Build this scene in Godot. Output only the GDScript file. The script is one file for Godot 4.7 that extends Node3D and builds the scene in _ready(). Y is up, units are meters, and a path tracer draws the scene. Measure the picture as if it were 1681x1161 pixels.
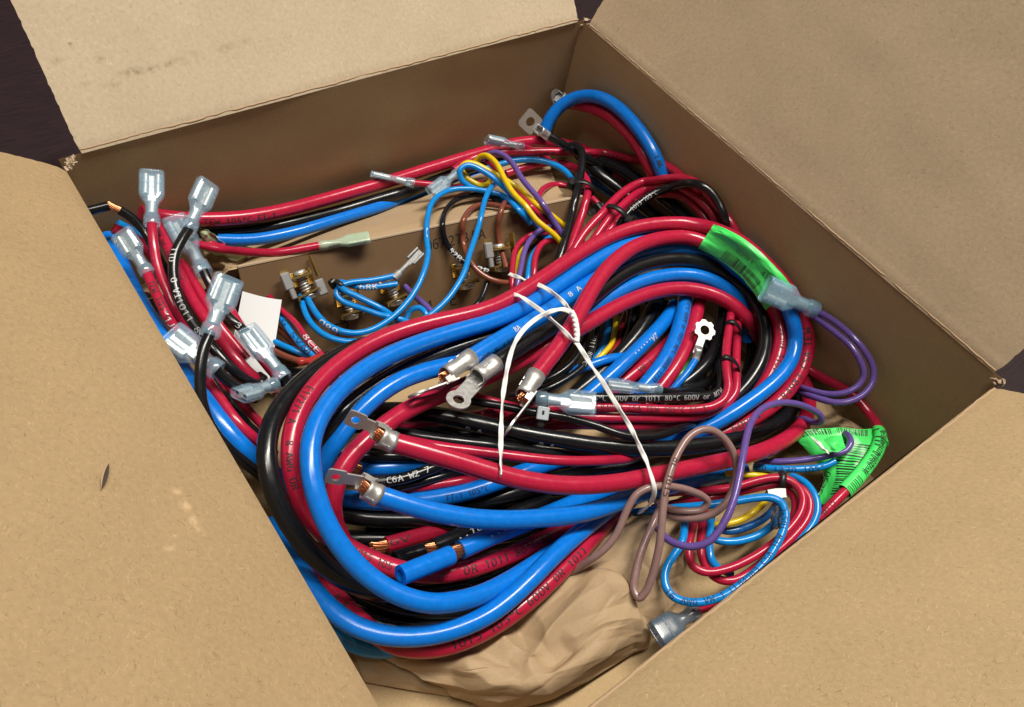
extends Node3D
# A cardboard box of electrical wires on a dark table. Lengths in millimetres in the data, metres in the scene.

const MM := 0.001
var rng := RandomNumberGenerator.new()
var noise := FastNoiseLite.new()
var names := {}
var mats := {}
var font := SystemFont.new()
var mono := SystemFont.new()

# ---------------------------------------------------------------- helpers
func numbered(n: String) -> String:
	if not names.has(n):
		names[n] = 0
		return n
	names[n] += 1
	return "%s_%03d" % [n, names[n]]

func tag(o: Node3D, label: String, category := "", group := "") -> Node3D:
	o.set_meta("label", label)
	if category: o.set_meta("category", category)
	if group: o.set_meta("group", group)
	return o

func thing(called: String, at: Vector3, label: String, category: String, group := "") -> Node3D:
	var o := Node3D.new()
	o.name = numbered(called)
	add_child(o)
	o.position = at
	tag(o, label, category, group)
	return o

func world_of(parent: Node3D) -> Vector3:
	var p := Vector3.ZERO
	var n: Node = parent
	while n is Node3D and n != self:
		p += (n as Node3D).position
		n = n.get_parent()
	return p

# commit a SurfaceTool whose vertices are in world metres as one named mesh
func obj(called: String, st: SurfaceTool, m: Material, parent: Node3D = self, flat := false) -> MeshInstance3D:
	st.generate_normals()
	st.index()
	var mesh := st.commit()
	var o := MeshInstance3D.new()
	o.mesh = mesh
	o.material_override = m
	o.name = numbered(called) if parent == self else called
	parent.add_child(o, true)
	o.position = -world_of(parent) if parent != self else Vector3.ZERO
	return o

func begin() -> SurfaceTool:
	var st := SurfaceTool.new()
	st.begin(Mesh.PRIMITIVE_TRIANGLES)
	st.set_smooth_group(0)
	st.set_uv(Vector2.ZERO)
	return st

func tri(st: SurfaceTool, a: Vector3, b: Vector3, c: Vector3) -> void:
	st.add_vertex(a); st.add_vertex(b); st.add_vertex(c)

func quad(st: SurfaceTool, a: Vector3, b: Vector3, c: Vector3, d: Vector3) -> void:
	tri(st, a, b, c); tri(st, a, c, d)

func flat_group(st: SurfaceTool) -> void:
	st.set_smooth_group(0xFFFFFFFF)

func pts(a: Array) -> PackedVector3Array:
	var p := PackedVector3Array()
	for i in range(0, a.size(), 3):
		p.append(Vector3(a[i], a[i + 1], a[i + 2]) * 0.0001)
	return p

# centripetal Catmull-Rom through the points, resampled at about step
func spline(P: PackedVector3Array, step: float) -> PackedVector3Array:
	var n := P.size()
	var out := PackedVector3Array()
	for i in n - 1:
		var p1 := P[i]
		var p2 := P[i + 1]
		var p0 := P[i - 1] if i > 0 else p1 * 2.0 - p2
		var p3 := P[i + 2] if i + 2 < n else p2 * 2.0 - p1
		var t1 := sqrt(maxf(p0.distance_to(p1), 1e-6))
		var t2 := t1 + sqrt(maxf(p1.distance_to(p2), 1e-6))
		var t3 := t2 + sqrt(maxf(p2.distance_to(p3), 1e-6))
		var m := maxi(1, ceili(p1.distance_to(p2) / step))
		for k in m:
			var t := lerpf(t1, t2, float(k) / m)
			var a1 := p0.lerp(p1, t / t1)
			var a2 := p1.lerp(p2, (t - t1) / (t2 - t1))
			var a3 := p2.lerp(p3, (t - t2) / (t3 - t2))
			var b1 := a1.lerp(a2, t / t2)
			var b2 := a2.lerp(a3, (t - t1) / (t3 - t1))
			out.append(b1.lerp(b2, (t - t1) / (t2 - t1)))
	out.append(P[n - 1])
	return out

func tangent(P: PackedVector3Array, i: int) -> Vector3:
	return (P[mini(i + 1, P.size() - 1)] - P[maxi(i - 1, 0)]).normalized()

func any_normal(t: Vector3) -> Vector3:
	var u := Vector3.UP if absf(t.y) < 0.9 else Vector3.RIGHT
	return (u - t * u.dot(t)).normalized()

# a swept tube; hollow leaves a bore of radius r * hollow open at both ends
func tube(st: SurfaceTool, P: PackedVector3Array, r: float, segs := 14, squash := 1.0, ref := Vector3.ZERO, taper := 1.0, hollow := 0.0, wob := 0.0) -> void:
	var n := P.size()
	var nrm := any_normal(tangent(P, 0))
	if ref != Vector3.ZERO:
		var t0 := tangent(P, 0)
		nrm = (ref - t0 * ref.dot(t0)).normalized()
	var rings := []
	var along := 0.0
	for i in n:
		var t := tangent(P, i)
		nrm = (nrm - t * nrm.dot(t)).normalized()
		var b := t.cross(nrm)
		if i > 0: along += P[i].distance_to(P[i - 1])
		var rr := r * lerpf(1.0, taper, float(i) / maxf(n - 1, 1))
		if wob > 0.0: rr *= 1.0 + wob * noise.get_noise_3d(P[i].x * 9000.0, P[i].y * 9000.0, P[i].z * 9000.0)
		var ring := PackedVector3Array()
		for k in segs + 1:
			var a := TAU * k / segs
			ring.append(P[i] + (nrm * cos(a) * squash + b * sin(a)) * rr)
		rings.append([ring, along, P[i], nrm, b, rr])
	for i in n - 1:
		var A: PackedVector3Array = rings[i][0]
		var B: PackedVector3Array = rings[i + 1][0]
		for k in segs:
			st.set_uv(Vector2(rings[i][1] * 40.0, float(k) / segs)); st.add_vertex(A[k])
			st.set_uv(Vector2(rings[i][1] * 40.0, float(k + 1) / segs)); st.add_vertex(A[k + 1])
			st.set_uv(Vector2(rings[i + 1][1] * 40.0, float(k + 1) / segs)); st.add_vertex(B[k + 1])
			st.set_uv(Vector2(rings[i][1] * 40.0, float(k) / segs)); st.add_vertex(A[k])
			st.set_uv(Vector2(rings[i + 1][1] * 40.0, float(k + 1) / segs)); st.add_vertex(B[k + 1])
			st.set_uv(Vector2(rings[i + 1][1] * 40.0, float(k) / segs)); st.add_vertex(B[k])
	# ends
	st.set_uv(Vector2.ZERO)
	flat_group(st)
	for e in [0, n - 1]:
		var ring: PackedVector3Array = rings[e][0]
		var c: Vector3 = rings[e][2]
		var t := tangent(P, e) * (1.0 if e == 0 else -1.0)
		for k in segs:
			var a := ring[k]
			var b2 := ring[k + 1]
			if hollow > 0.0:
				var ai := c.lerp(a, hollow)
				var bi := c.lerp(b2, hollow)
				var deep := t * r * 2.6
				if e == 0:
					quad(st, b2, a, ai, bi); quad(st, bi, ai, ai + deep, bi + deep); tri(st, bi + deep, ai + deep, c + deep)
				else:
					quad(st, a, b2, bi, ai); quad(st, ai, bi, bi + deep, ai + deep); tri(st, ai + deep, bi + deep, c + deep)
			elif e == 0:
				tri(st, b2, a, c)
			else:
				tri(st, a, b2, c)
	st.set_smooth_group(0)

# a box with chamfered edges, axes given by a basis
func block(st: SurfaceTool, c: Vector3, ax: Vector3, ay: Vector3, az: Vector3, bev := 0.12) -> void:
	flat_group(st)
	var h := minf(ax.length(), minf(ay.length(), az.length())) * bev * 2.0
	var A := [ax, ay, az]
	var corner := func(s: Array, k: int) -> Vector3:
		var p := c
		for j in 3:
			var l: float = A[j].length()
			p += (A[j] as Vector3) * s[j] * (1.0 if j == k else (l - h) / l)
		return p
	for k in 3:
		var u := (k + 1) % 3
		var v := (k + 2) % 3
		for sg in [-1.0, 1.0]:
			var q := []
			for w in [[-1, -1], [1, -1], [1, 1], [-1, 1]]:
				var s := [0.0, 0.0, 0.0]
				s[k] = sg; s[u] = float(w[0]); s[v] = float(w[1])
				q.append(corner.call(s, k))
			if sg > 0: quad(st, q[3], q[2], q[1], q[0])
			else: quad(st, q[0], q[1], q[2], q[3])
		for su in [-1.0, 1.0]:
			for sv in [-1.0, 1.0]:
				var e := []
				for sk in [-1.0, 1.0]:
					var s := [0.0, 0.0, 0.0]
					s[k] = sk; s[u] = su; s[v] = sv
					var pu: Vector3 = corner.call(s, u)
					var pv: Vector3 = corner.call(s, v)
					var lk: float = A[k].length()
					e.append(pu); e.append(pv)
				quad(st, e[0], e[1], e[3], e[2]) if su * sv > 0 else quad(st, e[2], e[3], e[1], e[0])
	for sx in [-1.0, 1.0]:
		for sy in [-1.0, 1.0]:
			for sz in [-1.0, 1.0]:
				var s := [sx, sy, sz]
				var a: Vector3 = corner.call(s, 0)
				var b: Vector3 = corner.call(s, 1)
				var d: Vector3 = corner.call(s, 2)
				if sx * sy * sz < 0: tri(st, a, b, d)
				else: tri(st, a, d, b)
	st.set_smooth_group(0)

# a grid sheet from a function (u, v in 0..1) -> Vector3, with a thickness below it (along minus normal)
func sheet(st: SurfaceTool, f: Callable, nu: int, nv: int, thick: float, uvs := Vector2.ONE) -> void:
	var G := []
	for j in nv + 1:
		var row := PackedVector3Array()
		for i in nu + 1:
			row.append(f.call(float(i) / nu, float(j) / nv))
		G.append(row)
	var N := []
	for j in nv + 1:
		var row := PackedVector3Array()
		for i in nu + 1:
			var du: Vector3 = G[j][mini(i + 1, nu)] - G[j][maxi(i - 1, 0)]
			var dv: Vector3 = G[mini(j + 1, nv)][i] - G[maxi(j - 1, 0)][i]
			row.append(dv.cross(du).normalized())
		N.append(row)
	var p := func(i: int, j: int, low: bool) -> void:
		st.set_uv(Vector2(float(i) / nu, float(j) / nv) * uvs)
		st.add_vertex(G[j][i] - (N[j][i] * thick if low else Vector3.ZERO))
	st.set_smooth_group(0)
	for j in nv:
		for i in nu:
			for k in [[0, 0], [1, 0], [1, 1], [0, 0], [1, 1], [0, 1]]:
				p.call(i + k[0], j + k[1], false)
	if thick > 0.0:
		st.set_smooth_group(1)
		for j in nv:
			for i in nu:
				for k in [[0, 0], [1, 1], [1, 0], [0, 0], [0, 1], [1, 1]]:
					p.call(i + k[0], j + k[1], true)
		flat_group(st)
		var rim := []
		for i in nu: rim.append([i, 0, i + 1, 0])
		for j in nv: rim.append([nu, j, nu, j + 1])
		for i in nu: rim.append([nu - i, nv, nu - i - 1, nv])
		for j in nv: rim.append([0, nv - j, 0, nv - j - 1])
		for e in rim:
			p.call(e[0], e[1], false); p.call(e[0], e[1], true); p.call(e[2], e[3], true)
			p.call(e[0], e[1], false); p.call(e[2], e[3], true); p.call(e[2], e[3], false)
	st.set_smooth_group(0)

# lettering bent onto a surface: f(x, y) -> [point, normal]; x runs along the text in metres
func lettering(st: SurfaceTool, text: String, height: float, f: Callable, bold := false, fixed_width := true, lift := 0.00007, stretch := 1.0, split := 1.0) -> void:
	var tm := TextMesh.new()
	tm.font = mono if fixed_width else font
	tm.text = text
	tm.text = text
	tm.font_size = 32
	tm.pixel_size = height / 24.0
	tm.depth = 0.0
	tm.curve_step = 4.0
	var arr := tm.get_mesh_arrays()
	var V: PackedVector3Array = arr[Mesh.ARRAY_VERTEX]
	var I: PackedInt32Array = arr[Mesh.ARRAY_INDEX]
	var nrm: PackedVector3Array = arr[Mesh.ARRAY_NORMAL]
	var put := func(v: Vector3) -> Vector3:
		var q: Array = f.call(v.x * stretch, v.y)
		return q[0] + q[1] * lift
	flat_group(st)
	for k in range(0, I.size(), 3):
		if nrm[I[k]].z < 0.5: continue
		var todo := [[V[I[k]], V[I[k + 1]], V[I[k + 2]], 0]]
		while todo:
			var q: Array = todo.pop_back()
			var worst := 0
			var far := 0.0
			for e in 3:
				var dist := absf((q[e] as Vector3).y - (q[(e + 1) % 3] as Vector3).y)
				if dist > far:
					far = dist
					worst = e
			if far > split and q[3] < 5:
				var a: Vector3 = q[worst]
				var b: Vector3 = q[(worst + 1) % 3]
				var c: Vector3 = q[(worst + 2) % 3]
				var m := (a + b) * 0.5
				todo.append([a, m, c, q[3] + 1])
				todo.append([m, b, c, q[3] + 1])
			else:
				tri(st, put.call(q[0]), put.call(q[1]), put.call(q[2]))
	st.set_smooth_group(0)

# print on a wire: centred at arc length s, facing the direction up
func wire_print(parent: Node3D, P: PackedVector3Array, r: float, text: String, s: float, up: Vector3, height: float, m: Material, turned: bool, stretch: float) -> void:
	var cum := PackedFloat32Array([0.0])
	for i in range(1, P.size()): cum.append(cum[i - 1] + P[i].distance_to(P[i - 1]))
	var f := func(x: float, y: float) -> Array:
		var ss := clampf(s + (-x if turned else x), 0.0005, cum[cum.size() - 1] - 0.0005)
		var i := clampi(cum.bsearch(ss) - 1, 0, P.size() - 2)
		var k := (ss - cum[i]) / maxf(cum[i + 1] - cum[i], 1e-9)
		var p := P[i].lerp(P[i + 1], k)
		var t := tangent(P, i).lerp(tangent(P, i + 1), k).normalized()
		var n := (up - t * up.dot(t)).normalized()
		var b := n.cross(t)
		var a := (-y if turned else y) / r
		var d := n * cos(a) + b * sin(a)
		return [p + d * r, d]
	var st := begin()
	var slip := height * 0.02
	for sx in [-1.0, 1.0]:
		lettering(st, text, height * 0.9, func(x: float, y: float) -> Array: return f.call(x + sx * slip, y), false, true, 0.00010 + sx * 0.00001, stretch / 0.9, r * 0.34)
	obj("printing", st, m, parent)

# ---------------------------------------------------------------- materials
func solid(key: String, c: Color, rough := 0.4, metal := 0.0) -> StandardMaterial3D:
	if mats.has(key): return mats[key]
	var m := StandardMaterial3D.new()
	m.resource_name = key
	m.albedo_color = c.linear_to_srgb()
	m.roughness = rough
	m.metallic = metal
	mats[key] = m
	return m

func noise_tex(freq: float, ramp: Array, size := 512, octaves := 4, as_normal := false, strength := 4.0, sd := 3) -> NoiseTexture2D:
	var n := FastNoiseLite.new()
	n.seed = sd
	n.frequency = freq
	n.fractal_octaves = octaves
	var t := NoiseTexture2D.new()
	t.width = size
	t.height = size
	t.seamless = true
	t.noise = n
	t.as_normal_map = as_normal
	t.bump_strength = strength
	if ramp:
		var g := Gradient.new()
		g.offsets = PackedFloat32Array([0.25, 0.75])
		g.colors = PackedColorArray(ramp)
		t.color_ramp = g
	return t

func make_materials() -> void:
	var smear := noise_tex(0.012, [Color(0.72, 0.72, 0.72), Color(0.98, 0.98, 0.98)], 512, 4)
	var bump := noise_tex(0.02, [], 512, 5, true, 2.0, 9)
	var scuff := noise_tex(0.02, [Color(0.93, 0.93, 0.93), Color(1, 1, 1)], 512, 5, false, 1.0, 17)
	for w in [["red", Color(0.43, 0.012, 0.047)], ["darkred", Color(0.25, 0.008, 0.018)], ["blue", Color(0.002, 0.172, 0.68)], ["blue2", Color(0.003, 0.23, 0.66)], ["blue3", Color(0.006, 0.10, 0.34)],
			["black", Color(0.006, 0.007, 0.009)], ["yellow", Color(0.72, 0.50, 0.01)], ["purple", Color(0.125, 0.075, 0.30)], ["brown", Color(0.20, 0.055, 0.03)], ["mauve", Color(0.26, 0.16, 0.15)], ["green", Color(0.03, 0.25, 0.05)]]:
		var m := solid(w[0], w[1], 0.28)
		m.roughness_texture = smear
		m.albedo_texture = scuff
		m.uv1_triplanar = true
		m.uv1_scale = Vector3.ONE * 28.0
		m.metallic_specular = 0.5
	solid("ink_black", Color(0.012, 0.010, 0.012), 0.6)
	solid("ink_white", Color(0.52, 0.54, 0.56), 0.5)
	solid("ink_grey", Color(0.30, 0.30, 0.31), 0.6)
	solid("ink_red", Color(0.10, 0.004, 0.010), 0.6)
	solid("ink_blue", Color(0.004, 0.035, 0.12), 0.6)
	solid("ink_brown", Color(0.045, 0.022, 0.012), 0.8)
	var tin := solid("tin", Color(0.58, 0.58, 0.57), 0.55, 0.85)
	tin.roughness_texture = smear
	tin.uv1_triplanar = true
	tin.uv1_scale = Vector3.ONE * 60.0
	tin.normal_enabled = true
	tin.normal_texture = bump
	tin.normal_scale = 0.25
	var dull := solid("dull_tin", Color(0.36, 0.36, 0.36), 0.75, 0.9)
	dull.roughness_texture = smear
	dull.uv1_triplanar = true
	dull.uv1_scale = Vector3.ONE * 60.0
	solid("brass", Color(0.62, 0.44, 0.16), 0.34, 1.0)
	solid("copper", Color(0.72, 0.32, 0.16), 0.36, 1.0)
	solid("tie", Color(0.012, 0.012, 0.013), 0.38)
	var ny := solid("nylon", Color(0.46, 0.76, 1.0), 0.16)
	ny.transparency = BaseMaterial3D.TRANSPARENCY_ALPHA
	ny.albedo_color.a = 0.12
	var ny2 := solid("nylon_blue", Color(0.34, 0.66, 0.88), 0.15)
	ny2.transparency = BaseMaterial3D.TRANSPARENCY_ALPHA
	ny2.albedo_color.a = 0.20
	var ny3 := solid("nylon_grey", Color(0.10, 0.15, 0.21), 0.2)
	ny3.transparency = BaseMaterial3D.TRANSPARENCY_ALPHA
	ny3.albedo_color.a = 0.42
	var ny4 := solid("nylon_green", Color(0.50, 0.62, 0.46), 0.2)
	ny4.transparency = BaseMaterial3D.TRANSPARENCY_ALPHA
	ny4.albedo_color.a = 0.5
	var ny5 := solid("nylon_red", Color(0.45, 0.04, 0.03), 0.2)
	ny5.transparency = BaseMaterial3D.TRANSPARENCY_ALPHA
	ny5.albedo_color.a = 0.75
	var film := solid("green_film", Color(0.42, 0.48, 0.30), 0.22)
	film.transparency = BaseMaterial3D.TRANSPARENCY_ALPHA
	film.albedo_color.a = 0.72
	var wtie := solid("white_tie", Color(0.74, 0.76, 0.76), 0.42)
	wtie.normal_enabled = true
	wtie.normal_texture = bump
	wtie.normal_scale = 0.2
	wtie.uv1_triplanar = true
	wtie.uv1_scale = Vector3.ONE * 50.0
	solid("card", Color(0.68, 0.70, 0.72), 0.55)

# brown cardboard or kraft paper, fibres and mottling; marks are [u, v, radius u, radius v, strength] smudges, light when negative
func kraft(key: String, base: Color, sd: int, scale: Vector2, marks: Array, size := 1024, contrast := 1.0, bump := 1.0, tall := 0) -> StandardMaterial3D:
	var r := RandomNumberGenerator.new()
	r.seed = sd
	if tall == 0: tall = size
	var lum := PackedFloat32Array()
	lum.resize(size * tall)
	var low := FastNoiseLite.new()
	low.seed = sd
	low.frequency = 6.0 / size
	low.fractal_octaves = 3
	var a := low.get_seamless_image(size, tall).get_data()
	low.seed = sd + 5
	low.frequency = 110.0 / size
	var b := low.get_seamless_image(size, tall).get_data()
	for i in size * tall:
		lum[i] = 1.0 + ((a[i] - 128) * 0.0003 + (b[i] - 128) * 0.0006) * contrast
	for k in size * tall / 16:
		var x := r.randf() * size
		var y := r.randf() * tall
		var d := r.randfn(0.0, 0.085) * contrast
		var ang := r.randf() * TAU
		var bend := r.randfn(0.0, 0.09)
		var n := r.randi_range(2, 7)
		for s in n:
			var xi := posmod(int(x), size)
			var yi := posmod(int(y), tall)
			lum[yi * size + xi] += d
			x += cos(ang); y += sin(ang)
			ang += bend
	for k in 26:
		var c := Vector2i(r.randi_range(2, size - 3), r.randi_range(2, tall - 3))
		lum[c.y * size + c.x] -= 0.4
	var rough := low
	rough.frequency = 0.06
	for mk in marks:
		var cx: float = mk[0] * size
		var cy: float = mk[1] * tall
		var rx: float = mk[2] * size
		var ry: float = mk[3] * tall
		for y in range(maxi(0, int(cy - ry)), mini(tall, int(cy + ry) + 1)):
			for x in range(maxi(0, int(cx - rx)), mini(size, int(cx + rx) + 1)):
				var q := Vector2((x - cx) / rx, (y - cy) / ry).length()
				if q < 1.0:
					var w := (1.0 - q) * clampf(0.75 + 1.3 * rough.get_noise_2d(x, y), 0.0, 1.6)
					lum[y * size + x] -= w * mk[4]
	var data := PackedByteArray()
	data.resize(size * tall * 3)
	var hgt := PackedByteArray()
	hgt.resize(size * tall)
	for i in size * tall:
		var l := clampf(lum[i], 0.25, 1.5)
		var c := Color(base.r * l, base.g * l, base.b * pow(l, 1.15)).linear_to_srgb()
		data[i * 3] = int(clampf(c.r * 255.0, 0, 255))
		data[i * 3 + 1] = int(clampf(c.g * 255.0, 0, 255))
		data[i * 3 + 2] = int(clampf(c.b * 255.0, 0, 255))
		hgt[i] = int(clampf(128.0 + (l - 1.0) * 300.0, 0, 255))
	var m := StandardMaterial3D.new()
	m.resource_name = key
	m.albedo_texture = ImageTexture.create_from_image(Image.create_from_data(size, tall, false, Image.FORMAT_RGB8, data))
	var hi := Image.create_from_data(size, tall, false, Image.FORMAT_L8, hgt)
	hi.convert(Image.FORMAT_RGBA8)
	hi.bump_map_to_normal_map(1.6 * bump)
	m.normal_enabled = true
	m.normal_texture = ImageTexture.create_from_image(hi)
	m.normal_scale = 0.35
	m.roughness = 0.82
	m.metallic_specular = 0.3
	m.uv1_scale = Vector3(scale.x, scale.y, 1)
	mats[key] = m
	return m

# ---------------------------------------------------------------- wires and their fittings
var cur_path: PackedVector3Array

# a wire: bare = it has no other part, so it stays one mesh
func cable(called: String, colour: String, r: float, a: Array, label: String, category: String, group: String, alone := false) -> Node3D:
	var P := spline(pts(a), maxf(0.0012, r * 0.42))
	cur_path = P
	var st := begin()
	tube(st, P, r, 18 if r > 0.003 else (14 if r > 0.0019 else 12), 1.0, Vector3.ZERO, 1.0, 0.0, 0.008)
	if alone:
		var o := obj(called, st, mats[colour])
		tag(o, label, category, group)
		return o
	var lo := P[0]
	for p in P: lo = Vector3(minf(lo.x, p.x), minf(lo.y, p.y), minf(lo.z, p.z))
	var t := thing(called, lo, label, category, group)
	obj("insulation", st, mats[colour], t)
	return t

func says(t: Node3D, text: String, s: float, up: Array, height: float, ink: String, turned: bool, stretch: float, r: float) -> void:
	wire_print(t, cur_path, r, text, s, Vector3(up[0], up[1], up[2]), height, mats[ink], turned, stretch)

# cross-section ring of a rounded rectangle
func ring_of(c: Vector3, x: Vector3, y: Vector3, w: float, h: float, k: float, n := 20) -> PackedVector3Array:
	var o := PackedVector3Array()
	for i in n:
		var a := TAU * (i + 0.5) / n
		var ca := cos(a)
		var sa := sin(a)
		var rr := pow(pow(absf(ca), k) + pow(absf(sa), k), -1.0 / k)
		o.append(c + x * w * 0.5 * ca * rr + y * h * 0.5 * sa * rr)
	return o

func loft(st: SurfaceTool, rings: Array, close_start := false, close_end := false) -> void:
	for j in rings.size() - 1:
		var A: PackedVector3Array = rings[j]
		var B: PackedVector3Array = rings[j + 1]
		var n := A.size()
		for i in n:
			quad(st, A[i], B[i], B[(i + 1) % n], A[(i + 1) % n])
	flat_group(st)
	for e in [[0, close_start], [rings.size() - 1, close_end]]:
		if e[1]:
			var A: PackedVector3Array = rings[e[0]]
			var c := Vector3.ZERO
			for p in A: c += p
			c /= A.size()
			for i in A.size():
				if e[0] == 0: tri(st, A[i], A[(i + 1) % A.size()], c)
				else: tri(st, A[(i + 1) % A.size()], A[i], c)
	st.set_smooth_group(0)

# a push-on receptacle in a clear nylon housing: p0 the wire end of its barrel, p1 the middle of its mouth
func push_on(t: Node3D, a: Array, w: float, nn: Array, skin: String, kind := 0, called := "connector") -> void:
	var q := pts(a)
	var p0 := q[0]
	var p1 := q[1]
	var z := (p1 - p0).normalized()
	var L := p0.distance_to(p1)
	var n := Vector3(nn[0], nn[1], nn[2])
	var y := (n - z * n.dot(z)).normalized()
	var x := y.cross(z)
	var th := w * 0.46
	var bar := w * 0.60
	var secs := [[0.0, bar * 1.02, bar * 1.02, 2.0], [0.02, bar * 1.1, bar * 1.08, 2.0], [0.17, bar * 1.08, bar * 1.06, 2.0], [0.20, bar * 0.92, bar * 0.9, 2.0], [0.30, bar * 0.86, bar * 0.82, 2.2], [0.40, bar * 0.92, bar * 0.78, 2.6],
		[0.50, w * 0.86, th * 0.9, 3.6], [0.545, w * 0.98, th, 5.0], [0.60, w, th, 6.0], [0.93, w, th, 6.0], [0.975, w * 0.985, th * 0.97, 6.0], [1.0, w * 0.95, th * 0.92, 5.0]]
	var outer := []
	var inner := []
	for s in secs:
		outer.append(ring_of(p0 + z * L * s[0], x, y, s[1], s[2], s[3], 28))
		inner.append(ring_of(p0 + z * L * (s[0] - (0.004 if s[0] > 0.9 else 0.0)), x, y, s[1] - w * 0.075, s[2] - w * 0.075, s[3], 28))
	var st := begin()
	loft(st, outer)
	# a rim joins the outside to the inside at both ends; the inside faces in
	inner.reverse()
	loft(st, inner)
	inner.reverse()
	for e in [0, secs.size() - 1]:
		var A: PackedVector3Array = outer[e]
		var B: PackedVector3Array = inner[e]
		for i in A.size():
			var j := (i + 1) % A.size()
			if e == 0: quad(st, A[i], A[j], B[j], B[i])
			else: quad(st, A[j], A[i], B[i], B[j])
	# moulded window ribs on the flat faces
	for sg in [-1.0, 1.0]:
		for k in [-0.22, 0.22]:
			block(st, p0 + z * L * 0.76 + y * sg * th * 0.5 + x * w * k, x * w * 0.17, z * L * 0.012, y * sg * w * 0.02)
	var house := obj(called, st, mats[skin], t)
	if kind == 9: return
	# the metal receptacle inside: floor plate, two rolled edges, crimp barrel
	var fe := begin()
	var f0 := p0 + z * L * 0.56
	block(fe, p0 + z * L * 0.75 - y * th * 0.2, x * w * 0.36, z * L * 0.185, y * w * 0.03)
	for sg in [-1.0, 1.0]:
		var curl := PackedVector3Array([p0 + z * L * 0.57 + x * sg * w * 0.235 + y * th * 0.02, p0 + z * L * 0.93 + x * sg * w * 0.235 + y * th * 0.02])
		tube(fe, curl, w * 0.135, 12, 0.95, y, 1.0, 0.62)
	var cb := PackedVector3Array([p0 + z * L * 0.21, p0 + z * L * 0.31, p0 + z * L * 0.42])
	tube(fe, cb, w * 0.20, 12, 0.9, y)
	block(fe, p0 + z * L * 0.50 - y * th * 0.1, x * w * 0.16, z * L * 0.10, y * w * 0.04)
	obj("receptacle", fe, mats["tin"], house)
	
# a crimped ring terminal: a[0] wire end, a[1] front of the barrel, a[2] tip of the tongue
func ring_lug(t: Node3D, a: Array, w: float, nn: Array, shape: int, metal: String, r: float, copper := true) -> void:
	var q := pts(a)
	var n := Vector3(nn[0], nn[1], nn[2])
	var z := (q[1] - q[0]).normalized()
	var y := (n - z * n.dot(z)).normalized()
	var x := y.cross(z)
	var st := begin()
	# the barrel: rolled sheet with a seam, a little squashed, open at the wire side
	var secs := []
	var insd := []
	for s in [[-0.2, 1.09, 1.09], [0.12, 1.10, 1.08], [0.26, 1.07, 0.95], [0.34, 1.06, 0.92], [0.58, 1.05, 0.9], [0.66, 1.06, 0.94], [0.8, 1.07, 0.98], [1.0, 1.06, 0.98]]:
		var c := q[0].lerp(q[1], s[0])
		secs.append(ring_of(c, x, y, 2.0 * r * s[1], 2.0 * r * s[2], 2.3, 24))
		insd.append(ring_of(c, x, y, 2.0 * r * (s[1] - 0.16), 2.0 * r * (s[2] - 0.16), 2.3, 24))
	loft(st, secs)
	insd.reverse()
	loft(st, insd)
	insd.reverse()
	for e in [0, secs.size() - 1]:
		var A: PackedVector3Array = secs[e]
		var B: PackedVector3Array = insd[e]
		for i in A.size():
			var j := (i + 1) % A.size()
			if e == 0: quad(st, A[i], A[j], B[j], B[i])
			else: quad(st, A[j], A[i], B[i], B[j])
	# crimp dimples along the seam
	for k in [0.22, 0.56]:
		block(st, q[0].lerp(q[1], k) + y * r * 1.0, x * r * 0.12, z * r * 0.34, y * r * 0.06)
	# neck and tongue
	var low := q[1] - y * r * 0.92
	var z2 := (q[2] - low).normalized()
	var y2 := (y - z2 * y.dot(z2)).normalized()
	var x2 := y2.cross(z2)
	var L := low.distance_to(q[2])
	var th := maxf(0.0007, w * 0.085)
	var R := w * 0.5
	var c := low + z2 * (L - R)
	var hole := R * (0.46 if shape != 2 else 0.48)
	# outline as radius over angle, plate with a hole
	var N := 48
	var out_at := func(ang: float) -> float:
		if shape == 1:   # square-ended tongue with clipped corners
			var k := 7.0
			return R * pow(pow(absf(cos(ang)), k) + pow(absf(sin(ang)), k), -1.0 / k) * 0.98
		if shape == 2:   # toothed edge
			return R * (1.0 + 0.07 * signf(sin(ang * 7.0)))
		return R
	for i in N:
		var a0 := TAU * i / N
		var a1 := TAU * (i + 1) / N
		var d0 := x2 * cos(a0) + z2 * sin(a0)
		var d1 := x2 * cos(a1) + z2 * sin(a1)
		var o0: Vector3 = c + d0 * out_at.call(a0)
		var o1: Vector3 = c + d1 * out_at.call(a1)
		var h0 := c + d0 * hole
		var h1 := c + d1 * hole
		var u := y2 * th * 0.5
		flat_group(st)
		quad(st, h0 + u, o0 + u, o1 + u, h1 + u)
		quad(st, h1 - u, o1 - u, o0 - u, h0 - u)
		st.set_smooth_group(1)
		quad(st, o0 + u, o0 - u, o1 - u, o1 + u)
		st.set_smooth_group(2)
		quad(st, h1 + u, h1 - u, h0 - u, h0 + u)
		st.set_smooth_group(0)
	var neck := (L - R * 1.86) 
	if neck > 0.0003:
		block(st, low + z2 * (neck * 0.5 - 0.0012), x2 * minf(R * 0.72, r * 1.1), z2 * (neck * 0.5 + 0.0022), y2 * th * 0.46)
	# trough joining barrel and tongue
	block(st, q[1] - y * r * 0.86 + z * r * 0.25, x * r * 0.85, z * r * 0.7, y * th * 0.5)
	for sg in [-1.0, 1.0]:
		block(st, q[1] - y * r * 0.55 + x * r * 0.88 * sg + z * r * 0.2, x * th * 0.4, z * r * 0.55, y * r * 0.36)
	var o := obj("ring_lug", st, mats[metal], t)
	if copper:
		var cs := begin()
		strands(cs, q[1] - z * r * 1.2, q[1] + z * r * 0.5 - y * r * 0.12, r * 0.6, 0.3)
		obj("copper_strands", cs, mats["copper"], o)

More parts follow.
